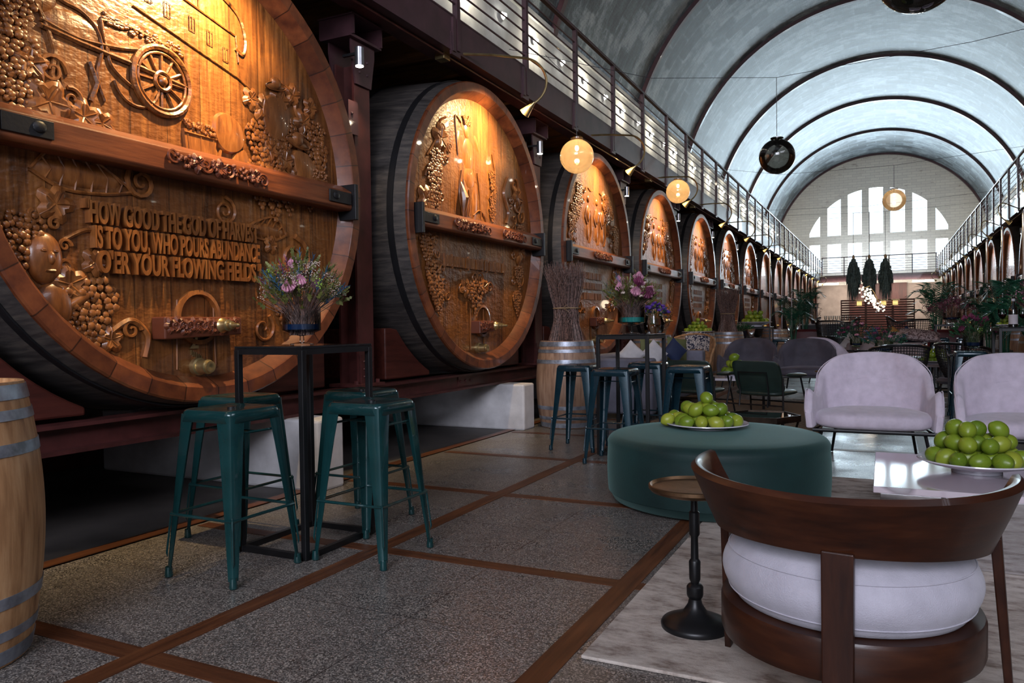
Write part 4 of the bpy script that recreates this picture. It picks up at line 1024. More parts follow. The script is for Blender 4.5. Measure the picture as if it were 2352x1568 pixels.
# ------------------------------------------------------------------ oak barrels
def make_barrel(label, loc, mat='barrel', H_=.95, rb=.345, re=.29, rz=0):
    t = thing('oak_barrel', label, 'barrel', loc, rz, 'small oak barrels')
    def R(z): q = (z/H_-.5)*2; return rb-(rb-re)*abs(q)**1.9
    prof = [(0, .02), (re-.02, .02), (re-.02, 0), (re, 0)]+[(R(H_*k/20), H_*k/20) for k in range(1, 20)]+[(re, H_), (re-.02, H_), (re-.022, H_-.02), (0, H_-.018)]
    MB().lathe(prof, 48).build('staves', mat, t, smooth=30)
    for q, wd in ((.035, .05), (.115, .035), (.235, .04), (.70+.065, .04), (.885, .035), (.965, .05)):
        z = H_*q; b = MB(); z0, z1 = max(.002, z-wd/2), min(H_-.002, z+wd/2)
        b.ring([(R(z0)+.0005, z0), (R(z0)+.0035, z0), (R(z1)+.0035, z1), (R(z1)+.0005, z1)], 48); b.ball((0, -R(z)-.004, z), .006, 1); b.build('hoop', 'hoop', t, smooth=30)
    MB().lathe([(.025, H_*.5), (.025, H_*.5+.01)], 12).build('bung', 'iron', t) if 0 else None
    return t
br = make_barrel('pale oak barrel cut off by the left edge of the picture', (-2.93, 1.42, .004))
br2 = make_barrel('weathered oak barrel carrying the large twig bundle', (-3.19, 7.86, .004), 'barreldark')
for loc, lab in (((-3.36, 11.95, .004), 'oak barrel behind the grey sofa holding the glass pitcher of purple flowers'), ((-3.12, 14.2, .004), 'reddish oak barrel holding a plate of limes beside the vats'),
                 ((-2.85, 15.7, .004), 'oak barrel carrying the farther twig bundle'), ((-2.55, 20.6, .004), 'lone oak barrel beyond the far lime-plate table on the left'),
                 ((2.35, 17.6, .004), 'oak barrel between the palms on the right'), ((2.38, 15.4, .004), 'oak barrel beside the vats on the right behind the bottle table')):
    dup(br2, loc, 0, lab, 'small oak barrels')

# ------------------------------------------------------------------ twig bundles
def twig_bundle(loc, label, r=.20, H_=.86):
    t = thing('twig_bundle', label, 'twig bundle', loc, 0, 'twig bundles on barrels'); b = MB(); rnd = random.Random(9)
    for k in range(400):
        a = rnd.random()*2*PI; q = rnd.random()**.38; a2 = a+rnd.uniform(-1.3, 1.3)
        r0, rw, r1 = r*1.0*q, r*.70*q, r*(1.12*q+rnd.uniform(-.1, .12)); zt = H_*rnd.uniform(.86, 1.03); zw = H_*.42
        P = [(r0*math.cos(a2), r0*math.sin(a2), 0), (rw*1.08*math.cos(a2), rw*1.08*math.sin(a2), zw*.5), (rw*math.cos(a), rw*math.sin(a), zw), (lerp(rw, r1, .6)*math.cos(a)+rnd.uniform(-.012, .012), lerp(rw, r1, .6)*math.sin(a), lerp(zw, zt, .55)), (r1*math.cos(a+rnd.uniform(-.5, .5))+rnd.uniform(-.03, .03), r1*math.sin(a)+rnd.uniform(-.03, .03), zt)]
        b.tube(P, [.0042, .004, .0038, .003, .0014], 4)
        if rnd.random() < .5: p = Vector(P[3]); b.tube([p, p+Vector((rnd.uniform(-.05, .05), rnd.uniform(-.05, .05), .12))], [.0016, .0008], 3)
    b.build('twigs', 'twig', t, smooth=0)
    b = MB(); b.ring([(r*.72, H_*.415), (r*.745, H_*.42), (r*.72, H_*.43)], 28); b.tube([(.03, -r*.75, H_*.42), (.07, -r*.80, H_*.46), (.10, -r*.76, H_*.43), (.04, -r*.75, H_*.41), (.10, -r*.8, H_*.37)], .003, 5); b.build('string', 'string', t); return t
tb = twig_bundle((-3.19, 7.86, .95), 'large twig bundle tied with string on the weathered oak barrel')
dup(tb, (-2.85, 15.7, .95), .8, 'farther twig bundle on a barrel before the sixth carved vat', 'twig bundles on barrels')

# ------------------------------------------------------------------ flowers
def vase(loc, label, r=.075, h=.26, liquid='bluewater', stemh=.08, group='stemmed glass vases'):
    t = thing('glass_vase', label, 'vase', loc, 0, group)
    hb = h-stemh
    b = MB(); b.lathe([(r*.62, 0), (r*.62, .006), (.012, .014), (.010, stemh-.01), (r*.5, stemh), (r, stemh+.02), (r, h)], 32, caps=False); b.build('glass_body', 'glass', t)
    MB().lathe([(0, stemh+.006), (r*.5, stemh+.008), (r*.95, stemh+.025), (r*.95, stemh+hb*.36), (0, stemh+hb*.36)], 28).build('liquid', liquid, t); return t
def bouquet(loc, label, spec, R_=.17, H_=.26, base=.03, seed=1, n=70, stemm='stem', leafm='leaf', nl=90, grp=None):
    """spec: list of (part name, material, count, kind, size)"""
    rnd = random.Random(seed); t = thing('bouquet', label, 'flowers', loc, 0, grp)
    def dirpt(q=None, lo=.55):
        a = rnd.random()*2*PI; e = math.sqrt(rnd.random()); rr = R_*e; z = H_*(1-.5*e*e)*rnd.uniform(lo, 1.0); return Vector((rr*math.cos(a), rr*math.sin(a), z))
    b = MB()
    for k in range(n):
        p = dirpt(); a = rnd.random()*6.3; q = base*.8*math.sqrt(rnd.random()); b.tube([(q*math.cos(a), q*math.sin(a), -.06), p*.5+Vector((0, 0, .0)), p], [.0018, .0016, .001], 3)
    b.build('stems', stemm, t, smooth=0)
    b = MB()
    for k in range(nl):
        p = dirpt(lo=.35); d = Vector((p.x, p.y, .08+rnd.random()*.12)).normalized(); L = rnd.uniform(.04, .09)
        for j in range(6):
            c = p+d*L*j/6; s_ = .016*(1-j/9); u = d.orthogonal().normalized(); u.rotate(Matrix.Rotation(rnd.random()*6.3, 3, d))
            b.add([c, c+u*s_+d*.012, c+d*.022, c-u*s_+d*.012], [(0, 1, 2, 3)])
    b.build('foliage', leafm, t, smooth=0)
    for nm, mat, cnt, kind, sz in spec:
        b = MB()
        for k in range(cnt):
            p = dirpt(lo=.8)*rnd.uniform(.95, 1.05); d = p.normalized()
            if kind == 'protea':
                rot = d.to_track_quat('Z', 'Y').to_matrix()
                for ring_, m_ in ((0, 7), (1, 10), (2, 12)):
                    for j in range(m_):
                        a = 2*PI*j/m_+ring_*.3; rr = sz*(.18+.22*ring_)
                        pts = [Vector((rr*.5*math.cos(a), rr*.5*math.sin(a), -sz*.5)), Vector((rr*1.3*math.cos(a), rr*1.3*math.sin(a), .2*sz)), Vector((rr*.8*math.cos(a), rr*.8*math.sin(a), sz*(1.1-.2*ring_)))]
                        b.tube([p+rot @ q for q in pts], [sz*.12, sz*.17, .001], 4)
            elif kind == 'spray':
                for j in range(16): q = p+Vector((rnd.uniform(-1, 1), rnd.uniform(-1, 1), rnd.uniform(-1, 1)))*sz; b.ball(q, sz*.16, 1)
            elif kind == 'plume':
                for j in range(26):
                    c = p-d*sz*1.6+d*sz*2.6*j/26; u = Vector((rnd.uniform(-1, 1), rnd.uniform(-1, 1), rnd.uniform(-.2, 1))).normalized()*sz*.5*(1-abs(j/26-.4)); b.tube([c, c+u+d*sz*.2], [.0022, .0008], 3)
            elif kind == 'rose':
                for j in range(7): a = j*2.4; b.ball(p+Vector((math.cos(a)*sz*.4, math.sin(a)*sz*.4, rnd.uniform(-.2, .2)*sz)), (sz*.55, sz*.55, sz*.45), 1)
        b.build(nm, mat, t, smooth=50)
    return t
TT = 1.04
vase((-2.735, 3.07, TT), 'stemmed glass vase with dark blue water on the nearest bar table', .098, .20, 'bluewater', .055)
bouquet((-2.735, 3.07, TT+.11), 'wild protea bouquet in the vase on the nearest bar table', [('protea', 'pink', 4, 'protea', .040), ('blue_plume', 'bluefl', 14, 'plume', .060), ('maroon_plume', 'maroonfl', 7, 'plume', .060), ('cream_spray', 'creamfl', 34, 'spray', .022), ('green_bloom', 'yellowgreen', 5, 'spray', .030), ('olive_plume', 'oliveleaf', 34, 'plume', .060), ('brown_spray', 'twig', 20, 'spray', .018)], .215, .34, .08, 3, 190, 'twig', 'oliveleaf', 70)
vase((-2.0, 6.45, TT), 'stemmed glass vase with teal water on the second bar table', .12, .26, 'tealwater')
bouquet((-2.0, 6.45, TT+.15), 'mixed protea bouquet on the second bar table', [('protea', 'pink', 8, 'protea', .055), ('purple_bloom', 'maroonfl', 4, 'protea', .05), ('cream_blossom', 'creamfl', 22, 'rose', .022), ('blue_plume', 'bluefl', 5, 'plume', .08), ('olive_plume', 'oliveleaf', 40, 'plume', .08)], .22, .36, .10, 5, 150, 'twig', 'oliveleaf', 90)
t = thing('glass_pitcher', 'clear glass pitcher holding purple flowers on the barrel behind the sofa', 'pitcher', (-3.30, 11.85, .955)); 
b = MB(); b.lathe([(0, .004), (.10, .004), (.15, .06), (.17, .20), (.13, .30), (.14, .34)], 28, caps=False); b.build('glass_body', 'glass', t)
b = MB(); b.tube([(.14, 0, .30), (.24, 0, .28), (.25, 0, .16), (.17, 0, .10)], .012, 8); b.build('handle', 'glass', t)
bouquet((-3.30, 11.85, 1.18), 'bunch of purple flowers in the glass pitcher', [('purple_bloom', 'purple', 34, 'rose', .045)], .24, .30, .10, 8, 40, 'stem', 'leaf', 60)
vase((1.25, 18.1, TT), 'stemmed vase with dark water on the far right table', .16, .24, 'bluewater'); bouquet((1.25, 18.1, TT+.10), 'wide dried maroon bouquet on the far right table', [('maroon_spray', 'maroonfl', 60, 'spray', .05), ('pink_spray', 'pink', 8, 'spray', .03)], .52, .45, .12, 11, 120, 'twig', 'twig', 120)
vase((1.46, 9.76, TT), 'stemmed vase on the bottle table at the right edge', .09, .24, 'bluewater'); bouquet((1.46, 9.76, TT+.13), 'large magenta and maroon bouquet at the right edge', [('magenta_plume', 'maroonfl', 20, 'plume', .08), ('pink_bloom', 'pink', 10, 'spray', .04)], 0.22, .36, .08, 13, 120, 'twig', 'leaf', 120)
vase((-.01, 13.1, .565), 'stemmed vase on the low round table behind the lilac armchair', .13, .24, 'bluewater'); bouquet((-.01, 13.1, .68), 'teal and red bouquet on the low round table', [('red_bloom', 'maroonfl', 7, 'rose', .045), ('blue_plume', 'bluefl', 12, 'plume', .08), ('pink_bloom', 'pink', 3, 'rose', .04)], .30, .36, .10, 15, 100, 'stem', 'palm', 140)
vase((-.50, 16.3, .565), 'small stemmed vase behind the lilac tub chair', .11, .22, 'bluewater'); bouquet((-.50, 16.3, .68), 'dark bouquet with pink blooms behind the lilac tub chair', [('pink_bloom', 'pink', 6, 'rose', .05), ('maroon_bloom', 'maroonfl', 10, 'rose', .04)], .36, .45, .10, 17, 90, 'stem', 'palm', 140)
vase((.98, 10.9, .70), 'stemmed vase with a pink protea beside the dark blue stool', .11, .26, 'bluewater'); bouquet((.98, 10.9, .84), 'pink protea and green bouquet beside the dark blue stool', [('protea', 'maroonfl', 7, 'protea', .045), ('yellow_spray', 'yellowgreen', 6, 'spray', .03)], .22, .34, .08, 19, 80, 'stem', 'leaf', 120)
bouquet((-2.75, 16.6, .95), 'green bouquet beneath the lime-plate table', [('cream_bloom', 'creamfl', 8, 'spray', .03)], .24, .14, .1, 23, 60, 'stem', 'leaf', 110)
t = thing('flower_pot', 'dark flower pot under the far lime-plate table', 'pot', (-2.75, 16.6, .004)); MB().lathe([(0, .60), (.10, .60), (.14, .95), (.13, .95), (.09, .64), (0, .64)], 24).build('bowl', 'pot', t); MB().lathe([(0, 0), (.14, 0), (.03, .03), (.03, .60), (0, .60)], 20).build('stand', 'pot', t)

# ------------------------------------------------------------------ limes on plates
def lime_mesh():
    bm = bmesh.new(); bmesh.ops.create_uvsphere(bm, u_segments=20, v_segments=14, radius=1)
    for v in bm.verts:
        z = v.co.z; v.co.x *= .9; v.co.y *= .9
        if z > .9: v.co.z += .10*(z-.9)/.1
        if z < -.93: v.co.z -= .05
    me = bpy.data.meshes.new('lime'); bm.to_mesh(me); bm.free(); me.materials.append(M_['lime']); me.polygons.foreach_set('use_smooth', [True]*len(me.polygons)); return me
LIME = lime_mesh()
def pile(c, R_, r, layers, label, group, seed=0):
    """stack of limes: each one an object; counts per layer given"""
    rnd = random.Random(seed); z = c[2]+r*.92
    for li, cnt in enumerate(layers):
        rad = max(0, R_-r*1.0-li*r*1.0); pts = []
        if cnt == 1: pts = [(0, 0)]
        else:
            step = r*2.0; cand = []
            for i in range(-8, 9):
                for j in range(-8, 9):
                    x = (i+.5*(j % 2)+(.5 if li % 2 else 0))*step; y = (j*.88+(.29*2 if li % 2 else 0))*step
                    cand.append((x*x+y*y, x, y))
            cand.sort(); pts = [(x, y) for _, x, y in cand[:cnt]]
        for x, y in pts:
            o = bpy.data.objects.new('lime', LIME); C.objects.link(o); k = rnd.uniform(.93, 1.05)*r
            o.scale = (k, k, k*rnd.uniform(1.02, 1.12)); o.rotation_euler = (rnd.uniform(.8, 2.2), rnd.uniform(-.6, .6), rnd.random()*6.3)
            o.location = (c[0]+x+rnd.uniform(-.03, .03)*r, c[1]+y+rnd.uniform(-.03, .03)*r, z+rnd.uniform(-.04, .04)*r); tag(o, label, 'lime', group)
        z += r*1.50
def plate(loc, r, h, label, foot=.55, group='white china plates'):
    t = MB().lathe([(0, .0), (r*foot, 0), (r*foot, h*.25), (r*.90, h*.78), (r, h), (r*.995, h+.006), (r*.88, h*.86+.004), (r*.5, h*.32+.006), (0, h*.28+.006)], 56).build('plate', 'china', smooth=50); t.location = loc
    return tag(t, label, 'plate', group)
OT = .435
plate((-1.05, 5.02, OT), .265, .032, 'wide white platter of limes on the green ottoman')
pile((-1.05, 5.02, OT+.012), .24, .0475, [21, 9, 1], 'lime in the pile on the white platter on the green ottoman', 'limes on the ottoman platter', 3)
plate((.41, 4.40, .362), .265, .060, 'deep white dish of limes on the pale coffee table', .42)
pile((.41, 4.40, .362+.034), .24, .0465, [19, 12, 4], 'lime heaped in the white dish on the pale coffee table', 'limes on the coffee table', 5)
plate((-3.12, 14.2, .955), .30, .02, 'white plate of limes on the reddish oak barrel'); pile((-3.12, 14.2, .965), .28, .042, [28, 14, 5, 1], 'small lime heaped on the plate on the reddish oak barrel', 'limes on the barrel plate', 7)
plate((-2.55, 17.3, TT), .36, .10, 'shallow white bowl of limes on the far black table', .4); pile((-2.55, 17.3, TT+.075), .28, .058, [16, 9, 3], 'lime in the white bowl on the far left black table', 'limes on the far table', 9)
plate((-1.80, 10.35, .405), .20, .05, 'white bowl of limes on the low table between the green chairs', .5); pile((-1.80, 10.35, .43), .17, .060, [7, 3, 1], 'lime in the bowl between the green armchairs', 'limes between the green chairs', 11)
plate((.72, 13.5, .44), .26, .05, 'plate of yellow-green limes on the low table between the wicker chairs', .5); pile((.72, 13.5, .462), .25, .050, [14, 8, 3], 'lime on the low table between the openwork wicker chairs', 'limes between the wicker chairs', 13)
plate((1.20, 9.78, TT), .11, .02, 'small plate of limes left of the wine bottle'); pile((1.20, 9.78, TT+.01), .10, .024, [12, 6, 2], 'tiny looking lime beside the wine bottle', 'limes beside the wine bottle', 15)

# ------------------------------------------------------------------ wine bottle and glasses
t = thing('wine_bottle', 'dark wine bottle with a pale label on the right-hand black table', 'bottle', (1.215, 9.48, TT))
MB().lathe([(0, 0), (.040, 0), (.042, .01), (.042, .17), (.036, .205), (.016, .235), (.0145, .30), (.017, .302), (.017, .315), (0, .315)], 28).build('bottle_glass', 'wine', t)
MB().lathe([(.0428, .03), (.0428, .13)], 28, caps=False).build('label', 'label', t); MB().lathe([(.0160, .27), (.0175, .272), (.0175, .295), (.016, .297)], 20, caps=False).build('neck_band', 'label', t)
def wineglass(loc, label):
    t = thing('wine_glass', label, 'wine glass', loc, 0, 'wine glasses on the right-hand table')
    MB().lathe([(.035, 0), (.033, .003), (.004, .008), (.004, .085), (.03, .105), (.042, .14), (.038, .19)], 24, caps=False).build('bowl', 'glass', t)
    MB().lathe([(0, .094), (.028, .108), (.039, .135), (0, .135)], 20).build('wine', 'redwine', t)
wineglass((1.13, 9.58, TT), 'glass of red wine left of the wine bottle'); wineglass((1.31, 9.55, TT), 'glass of red wine right of the wine bottle')

# ------------------------------------------------------------------ ottoman
t = thing('ottoman', 'large round bottle-green velvet ottoman in the aisle', 'ottoman', (-.965, 4.86, .014)); r = .675
prof = [(0, 0), (r-.06, 0), (r-.03, .012), (r-.005, .06)]+[(r+.006*math.sin(PI*k/8), .06+.28*k/8) for k in range(9)]+[(r-.065+.07*math.cos(a), .352+.062*math.sin(a)) for a in (.25, .5, .8, 1.1, 1.4)]+[(r*.75, .418), (r*.4, .420), (0, .421)]
MB().lathe(prof, 96).build('upholstery', 'velvet', t, smooth=60)
b = MB(); b.tube([((r-.018)*math.cos(2*PI*k/96), (r-.018)*math.sin(2*PI*k/96), .393) for k in range(96)], .0035, 5, closed=True); b.build('seam', 'velvet', t)

# ------------------------------------------------------------------ pedestal table
t = thing('pedestal_side_table', 'small round bronze pedestal table on the rug beside the wooden chair', 'side table', (-.625, 2.755, .014)); h = .52
MB().lathe([(0, 0), (.122, 0), (.124, .012), (.118, .022), (.085, .036), (.045, .055), (.026, .085), (.022, .105), (0, .105)], 56).build('base', 'black', t, smooth=60)
MB().lathe([(0, .10), (.020, .10), (.028, .112), (.030, .120), (.030, .148), (.024, .156), (.014, .160), (.020, .175), (.021, .24), (.018, .245), (.014, .25), (.013, .33), (.019, .34), (.019, .42), (.013, .425), (.012, .47), (.022, .485), (.026, .495), (0, .495)], 24).build('stem', 'black', t, smooth=35)
MB().lathe([(0, .488), (.13, .490), (.155, .498), (.163, .508), (.163, .520), (.158, .522), (.150, .512), (.0, .507)], 64).build('tray_top', 'bronzetop', t, smooth=35)

# ------------------------------------------------------------------ rugs
o = MB().box((.95, 4.11, .007), (3.74, 3.50, .012)).build('area_rug', 'rug', smooth=0, bevel=.004); tag(o, 'pale distressed rug under the wooden chair and coffee table', 'rug')
o.rotation_euler = (0, 0, 0)
o = MB().box((-1.50, 9.55, .007), (1.80, 3.5, .012)).build('jute_rug', 'jute', smooth=0); tag(o, 'woven brown jute rug under the green armchairs', 'rug')
o = MB().box((.5, 13.4, .007), (2.2, 1.8, .012)).build('area_rug', 'rug', smooth=0); tag(o, 'beige rug under the wicker chairs behind the lilac armchairs', 'rug')

# ------------------------------------------------------------------ coffee table
t = thing('coffee_table', 'pale square coffee table with organic pattern holding the lime dish', 'coffee table', (.57, 4.36, .014))
MB().box((0, 0, .332), (1.24, 1.02, .030)).build('table_top', 'coffeetop', t, smooth=0, bevel=.003)
MB().box((0, 0, .158), (1.18, .96, .316)).build('base', 'mirror', t, smooth=0, bevel=.002)

# ------------------------------------------------------------------ wooden armchair in the foreground
t = thing('wooden_armchair', 'dark walnut armchair with curved back and round pale cushion, seen from behind', 'armchair', (-.105, 2.42, .014), math.radians(-7.4))
b = MB(); NA = 56; vs = []; fs = []
def bandring(q):
    a = lerp(math.radians(172), math.radians(368), q); e = abs(q-.5)*2
    top = .688+.012*e; bot = .535-.035*e*e; rt_, rb_ = .422, .356
    end = sm((e-.93)/.07); bot = lerp(bot, top-.10, end)
    tk = .022; out = []
    for (rr, z) in ((rb_, bot), (rb_+tk*.5, bot-.004), (lerp(rb_, rt_, .5)+tk*.9, lerp(bot, top, .5)), (rt_+tk*.9, top-.01), (rt_+tk*.3, top+.004), (rt_-tk*.4, top), (lerp(rb_, rt_, .5)-tk*.1, lerp(bot, top, .5))):
        out.append((rr*math.cos(a), rr*math.sin(a)*1.0, z-.014))
    return out
for i in range(NA+1): vs += bandring(i/NA)
for i in range(NA):
    for k in range(7): fs.append((i*7+k, i*7+(k+1) % 7, (i+1)*7+(k+1) % 7, (i+1)*7+k))
fs += [tuple(range(7)), tuple(NA*7+k for k in range(7))]
b.add(vs, fs); b.build('backrest', 'walnut', t, smooth=60)
for s in (-1, 1):
    b = MB(); b.bar((s*.372, .045, .52), (s*.405, .17, -.0), .040, .028, .030, up=(1, 0, 0)); b.build('leg', 'walnutv', t, smooth=0, bevel=.004)
b = MB(); b.bar((.045, -.366, .53), (.045, -.375, 0), .026, .078, .024, up=(1, 0, 0))
b.build('leg', 'walnutv', t, smooth=0, bevel=.004)
MB().ring([(.350, .185), (.355, .20), (.355, .285), (.350, .295), (.28, .295), (.276, .285), (.276, .195), (.28, .185)], 72).build('seat_frame', 'walnut', t, smooth=35)
MB().lathe([(0, .26), (.278, .26), (.278, .27), (0, .27)], 48).build('seat_deck', 'walnut', t)
prof = [(0, .296), (.30, .296)]+[(.312+.038*math.sin(PI*k/12), .299+.165*k/12) for k in range(13)]+[(.28, .476), (.21, .488), (.10, .496), (0, .498)]
cu_ = MB().lathe([(r_, z) for r_, z in prof], 72).build('seat_cushion', 'cushion', t, smooth=60)
b = MB()
for z, rr in ((.325, .332), (.440, .331)): b.tube([(rr*math.cos(2*PI*k/72), rr*math.sin(2*PI*k/72), z) for k in range(72)], .0022, 5, closed=True)
b.build('piping', 'cushion', cu_)

# ------------------------------------------------------------------ tub armchairs
def make_tub(fab, legm='black'):
    t = thing('tub_armchair', 'x', 'armchair')
    NU_, NV_ = 48, 14
    def plan(u):                          # u -1..1 round the seat, front left to front right; chair faces -Y
        a = abs(u); s = 1 if u > 0 else -1
        if a < .5: x = .355*math.sin(a/.5*PI/2*.92)*1.06; y = .36-.13*(1-math.cos(a/.5*PI/2))
        else:
            q = (a-.5)/.5; x = .374+.075*q; y = lerp(.235, -.36, q)
        return s*x, y
    def top(u):
        a = abs(u)
        if a < .33: return .84+.015*math.cos(a/.33*PI/2)
        if a < .72: return lerp(.84, .52, sm((a-.33)/.39))
        if a < .90: return lerp(.52, .585, sm((a-.72)/.18))
        return lerp(.585, .40, sm((a-.90)/.10)**1.3)
    def P(i, j, off):
        u = i*2-1; x, y = plan(u); zt = top(u); z = lerp(.275, zt, j); back = max(0, 1-abs(u)/.55); hh = (z-.275)
        x2, y2 = plan(min(1, max(-1, u+.01))); x1, y1 = plan(max(-1, min(1, u-.01))); n = Vector((y2-y1, -(x2-x1), 0)).normalized()
        if n.dot(Vector((x, y+.1, 0))) < 0: n = -n
        nar = 1-.34*sm(back*2.2)*(hh/.56)**.9
        lean = .24*hh*sm(back*1.6); flare = .10*hh*(1-sm(back*1.5))
        p = Vector((x*nar, y+lean, z))+n*(flare+off*(math.sqrt(max(0, 1-max(0, (j-.86)/.14)**2)) if j > .86 else 1)); return p
    b = MB()
    W = NV_+1; vs = [P(i/NU_, j/NV_, .032) for i in range(NU_+1) for j in range(W)]; n0 = len(vs)
    def inner(i, j):
        u = i*2-1; q = P(i, j, -.032)
        if abs(u) < .4: d = math.exp(-((u*1.6)**2)/.10)*math.exp(-((j-.60)**2)/.004)*.022; q = q+Vector((0, d, 0)); q = q-Vector((0, .03*math.exp(-((j-.40)**2)/.03)*(1-abs(u)/.4), 0))
        return q
    vs += [inner(i/NU_, j/NV_) for i in range(NU_+1) for j in range(W)]
    fs = []
    for i in range(NU_):
        for j in range(NV_): a = i*W+j; fs.append((a, a+W, a+W+1, a+1)); a += n0; fs.append((a, a+1, a+W+1, a+W))
        a, c = i*W+NV_, (i+1)*W+NV_; fs.append((a, c, c+n0, a+n0)); a, c = i*W, (i+1)*W; fs.append((a, a+n0, c+n0, c))
    for i in (0, NU_):
        for j in range(NV_): a = i*W+j; fs.append((a, a+1, a+1+n0, a+n0))
    b.add(vs, fs); sh = b.build('shell', fab, t, smooth=60, sub=1)
    b = MB()
    b.tube([P(i/96, .985, .036) for i in range(97)], .004, 5); b.build('piping', fab, sh)
    b = MB(); b.tube([inner(.5+q*.085/8, .600+.020*(1-(q/8)**2))+Vector((0, -.004, 0)) for q in range(-8, 9)], [.001]+[.0042]*15+[.001], 6); b.build('crease', fab, sh)
    b = MB()
    def seat(i, j):
        a = 2*PI*i; q = abs(math.cos(a))**.55*(1 if math.cos(a) > 0 else -1); w_ = abs(math.sin(a))**.55*(1 if math.sin(a) > 0 else -1)
        th = PI*j; rr = math.sin(th)**.38 if 0 < j < 1 else 0; z = .338+.072*math.copysign(abs(math.cos(th))**.6, math.cos(th))+(.018*(1-rr) if j < .5 else 0)
        wx = .425 if w_ < 0 else lerp(.425, .31, w_); return (q*rr*wx, w_*rr*.35-.055, z)
    b.grid(seat, 48, 16); b.build('seat_cushion', fab, t, smooth=60)
    b = MB(); Q = [(-.42, -.34, .262), (.42, -.34, .262), (.33, .30, .262), (-.33, .30, .262)]
    b.tube(Q, .014, 8, closed=True); b.build('frame', legm, t)
    for x, y, z in Q: MB().tube([(x*.86, y*.86, z), (x*.98, y*1.02, 0)], [.013, .010], 8).build('leg', legm, t)
    return t
l1 = make_tub('lilac'); l1.location = (-.09, 6.78, .004); l1['label'] = 'pale lilac armchair directly behind the green ottoman'; l1['group'] = 'lilac tub armchairs'
l1.rotation_euler = (0, 0, .0)
dup(l1, (.93, 6.62, .004), .05, 'pale lilac armchair cut off by the right edge of the picture', 'lilac tub armchairs')
dup(l1, (-.80, 14.8, .004), 2.35, 'farther lilac tub chair turned away, beyond the charcoal armchairs', 'lilac tub armchairs')
d1 = make_tub('charcoal'); d1.location = (-2.08, 13.42, .004); d1['label'] = 'charcoal armchair nearer the vats, beyond the lime bowl'; d1['group'] = 'charcoal tub armchairs'
dup(d1, (-1.12, 12.9, .004), .04, 'charcoal armchair nearer the lilac armchairs', 'charcoal tub armchairs')

# ------------------------------------------------------------------ green armchairs
def make_green():
    t = thing('green_armchair', 'x', 'armchair')        # faces +Y, seen from behind
    b = MB()
    def rrect(w, h, r, z0, n=6):
        out = []
        for cx, cy, a0 in ((w/2-r, h-r, 0), (-w/2+r, h-r, PI/2), (-w/2+r, r, PI), (w/2-r, r, 3*PI/2)):
            for k in range(n+1): a = a0+PI/2*k/n; out.append((cx+r*math.cos(a), cy+r*math.sin(a)+z0))
        return out
    pts = rrect(.56, .36, .07, 0)
    vs = []; n_ = len(pts)
    for y, sc_ in ((-.028, .93), (-.02, 1), (.02, 1), (.030, .92)):
        vs += [(x*sc_, y-.16*(z-.18)/.36+.10*(x/.28)**2*.5, (z-.18)*sc_+.18) for x, z in pts]
    fs = [(i*n_+k, i*n_+(k+1) % n_, (i+1)*n_+(k+1) % n_, (i+1)*n_+k) for i in range(3) for k in range(n_)]+[tuple(range(n_)), tuple(3*n_+k for k in range(n_))]
    b.m = Matrix.Translation((0, -.24, .325)); b.add(vs, fs); b.build('backrest', 'greenleather', t, smooth=45)
    b = MB(); b.grid(lambda i, j: ((abs(math.cos(2*PI*i))**.5*math.copysign(1, math.cos(2*PI*i)))*.29*(math.sin(PI*j)**.35 if 0 < j < 1 else 0), (abs(math.sin(2*PI*i))**.5*math.copysign(1, math.sin(2*PI*i)))*.27*(math.sin(PI*j)**.35 if 0 < j < 1 else 0), .325+.035*math.cos(PI*j)), 32, 10); b.build('seat', 'greenleather', t, smooth=60)
    b = MB(); b.tube([(-.17, -.30, .18), (-.17, -.275, .34), (-.17, -.325, .56), (.17, -.325, .56), (.17, -.275, .34), (.17, -.30, .18)], .009, 8); b.tube([(-.33, -.27, .20), (.33, -.27, .20)], .009, 8); b.build('back_frame', 'black', t)
    for s in (-1, 1):
        MB().tube([(s*.31, -.22, .50), (s*.36, -.32, 0)], .010, 8).build('leg', 'black', t); MB().tube([(s*.31, .18, .50), (s*.36, .30, 0)], .010, 8).build('leg', 'black', t)
        b = MB(); b.grid(lambda i, j: (s*.345+.045*math.cos(2*PI*i)*(math.sin(PI*j)**.4 if 0 < j < 1 else 0), lerp(-.22, .26, j), .525+.026*math.sin(2*PI*i)*(math.sin(PI*j)**.4 if 0 < j < 1 else 0)-.02*(j-.5)), 14, 12); b.build('armrest', 'greenleather', t, smooth=60)
    MB().tube([(-.34, .24, .20), (.34, .24, .20)], .009, 8).build('stretcher', 'black', t); return t
g1 = make_green(); g1.location = (-1.20, 8.95, .016); g1.rotation_euler = (0, 0, -.36); g1['label'] = 'dark green armchair with black frame, seen from behind past the ottoman'; g1['group'] = 'green leather armchairs'
dup(g1, (-2.0, 9.0, .016), -.2, 'dark green armchair mostly hidden behind the stools', 'green leather armchairs')
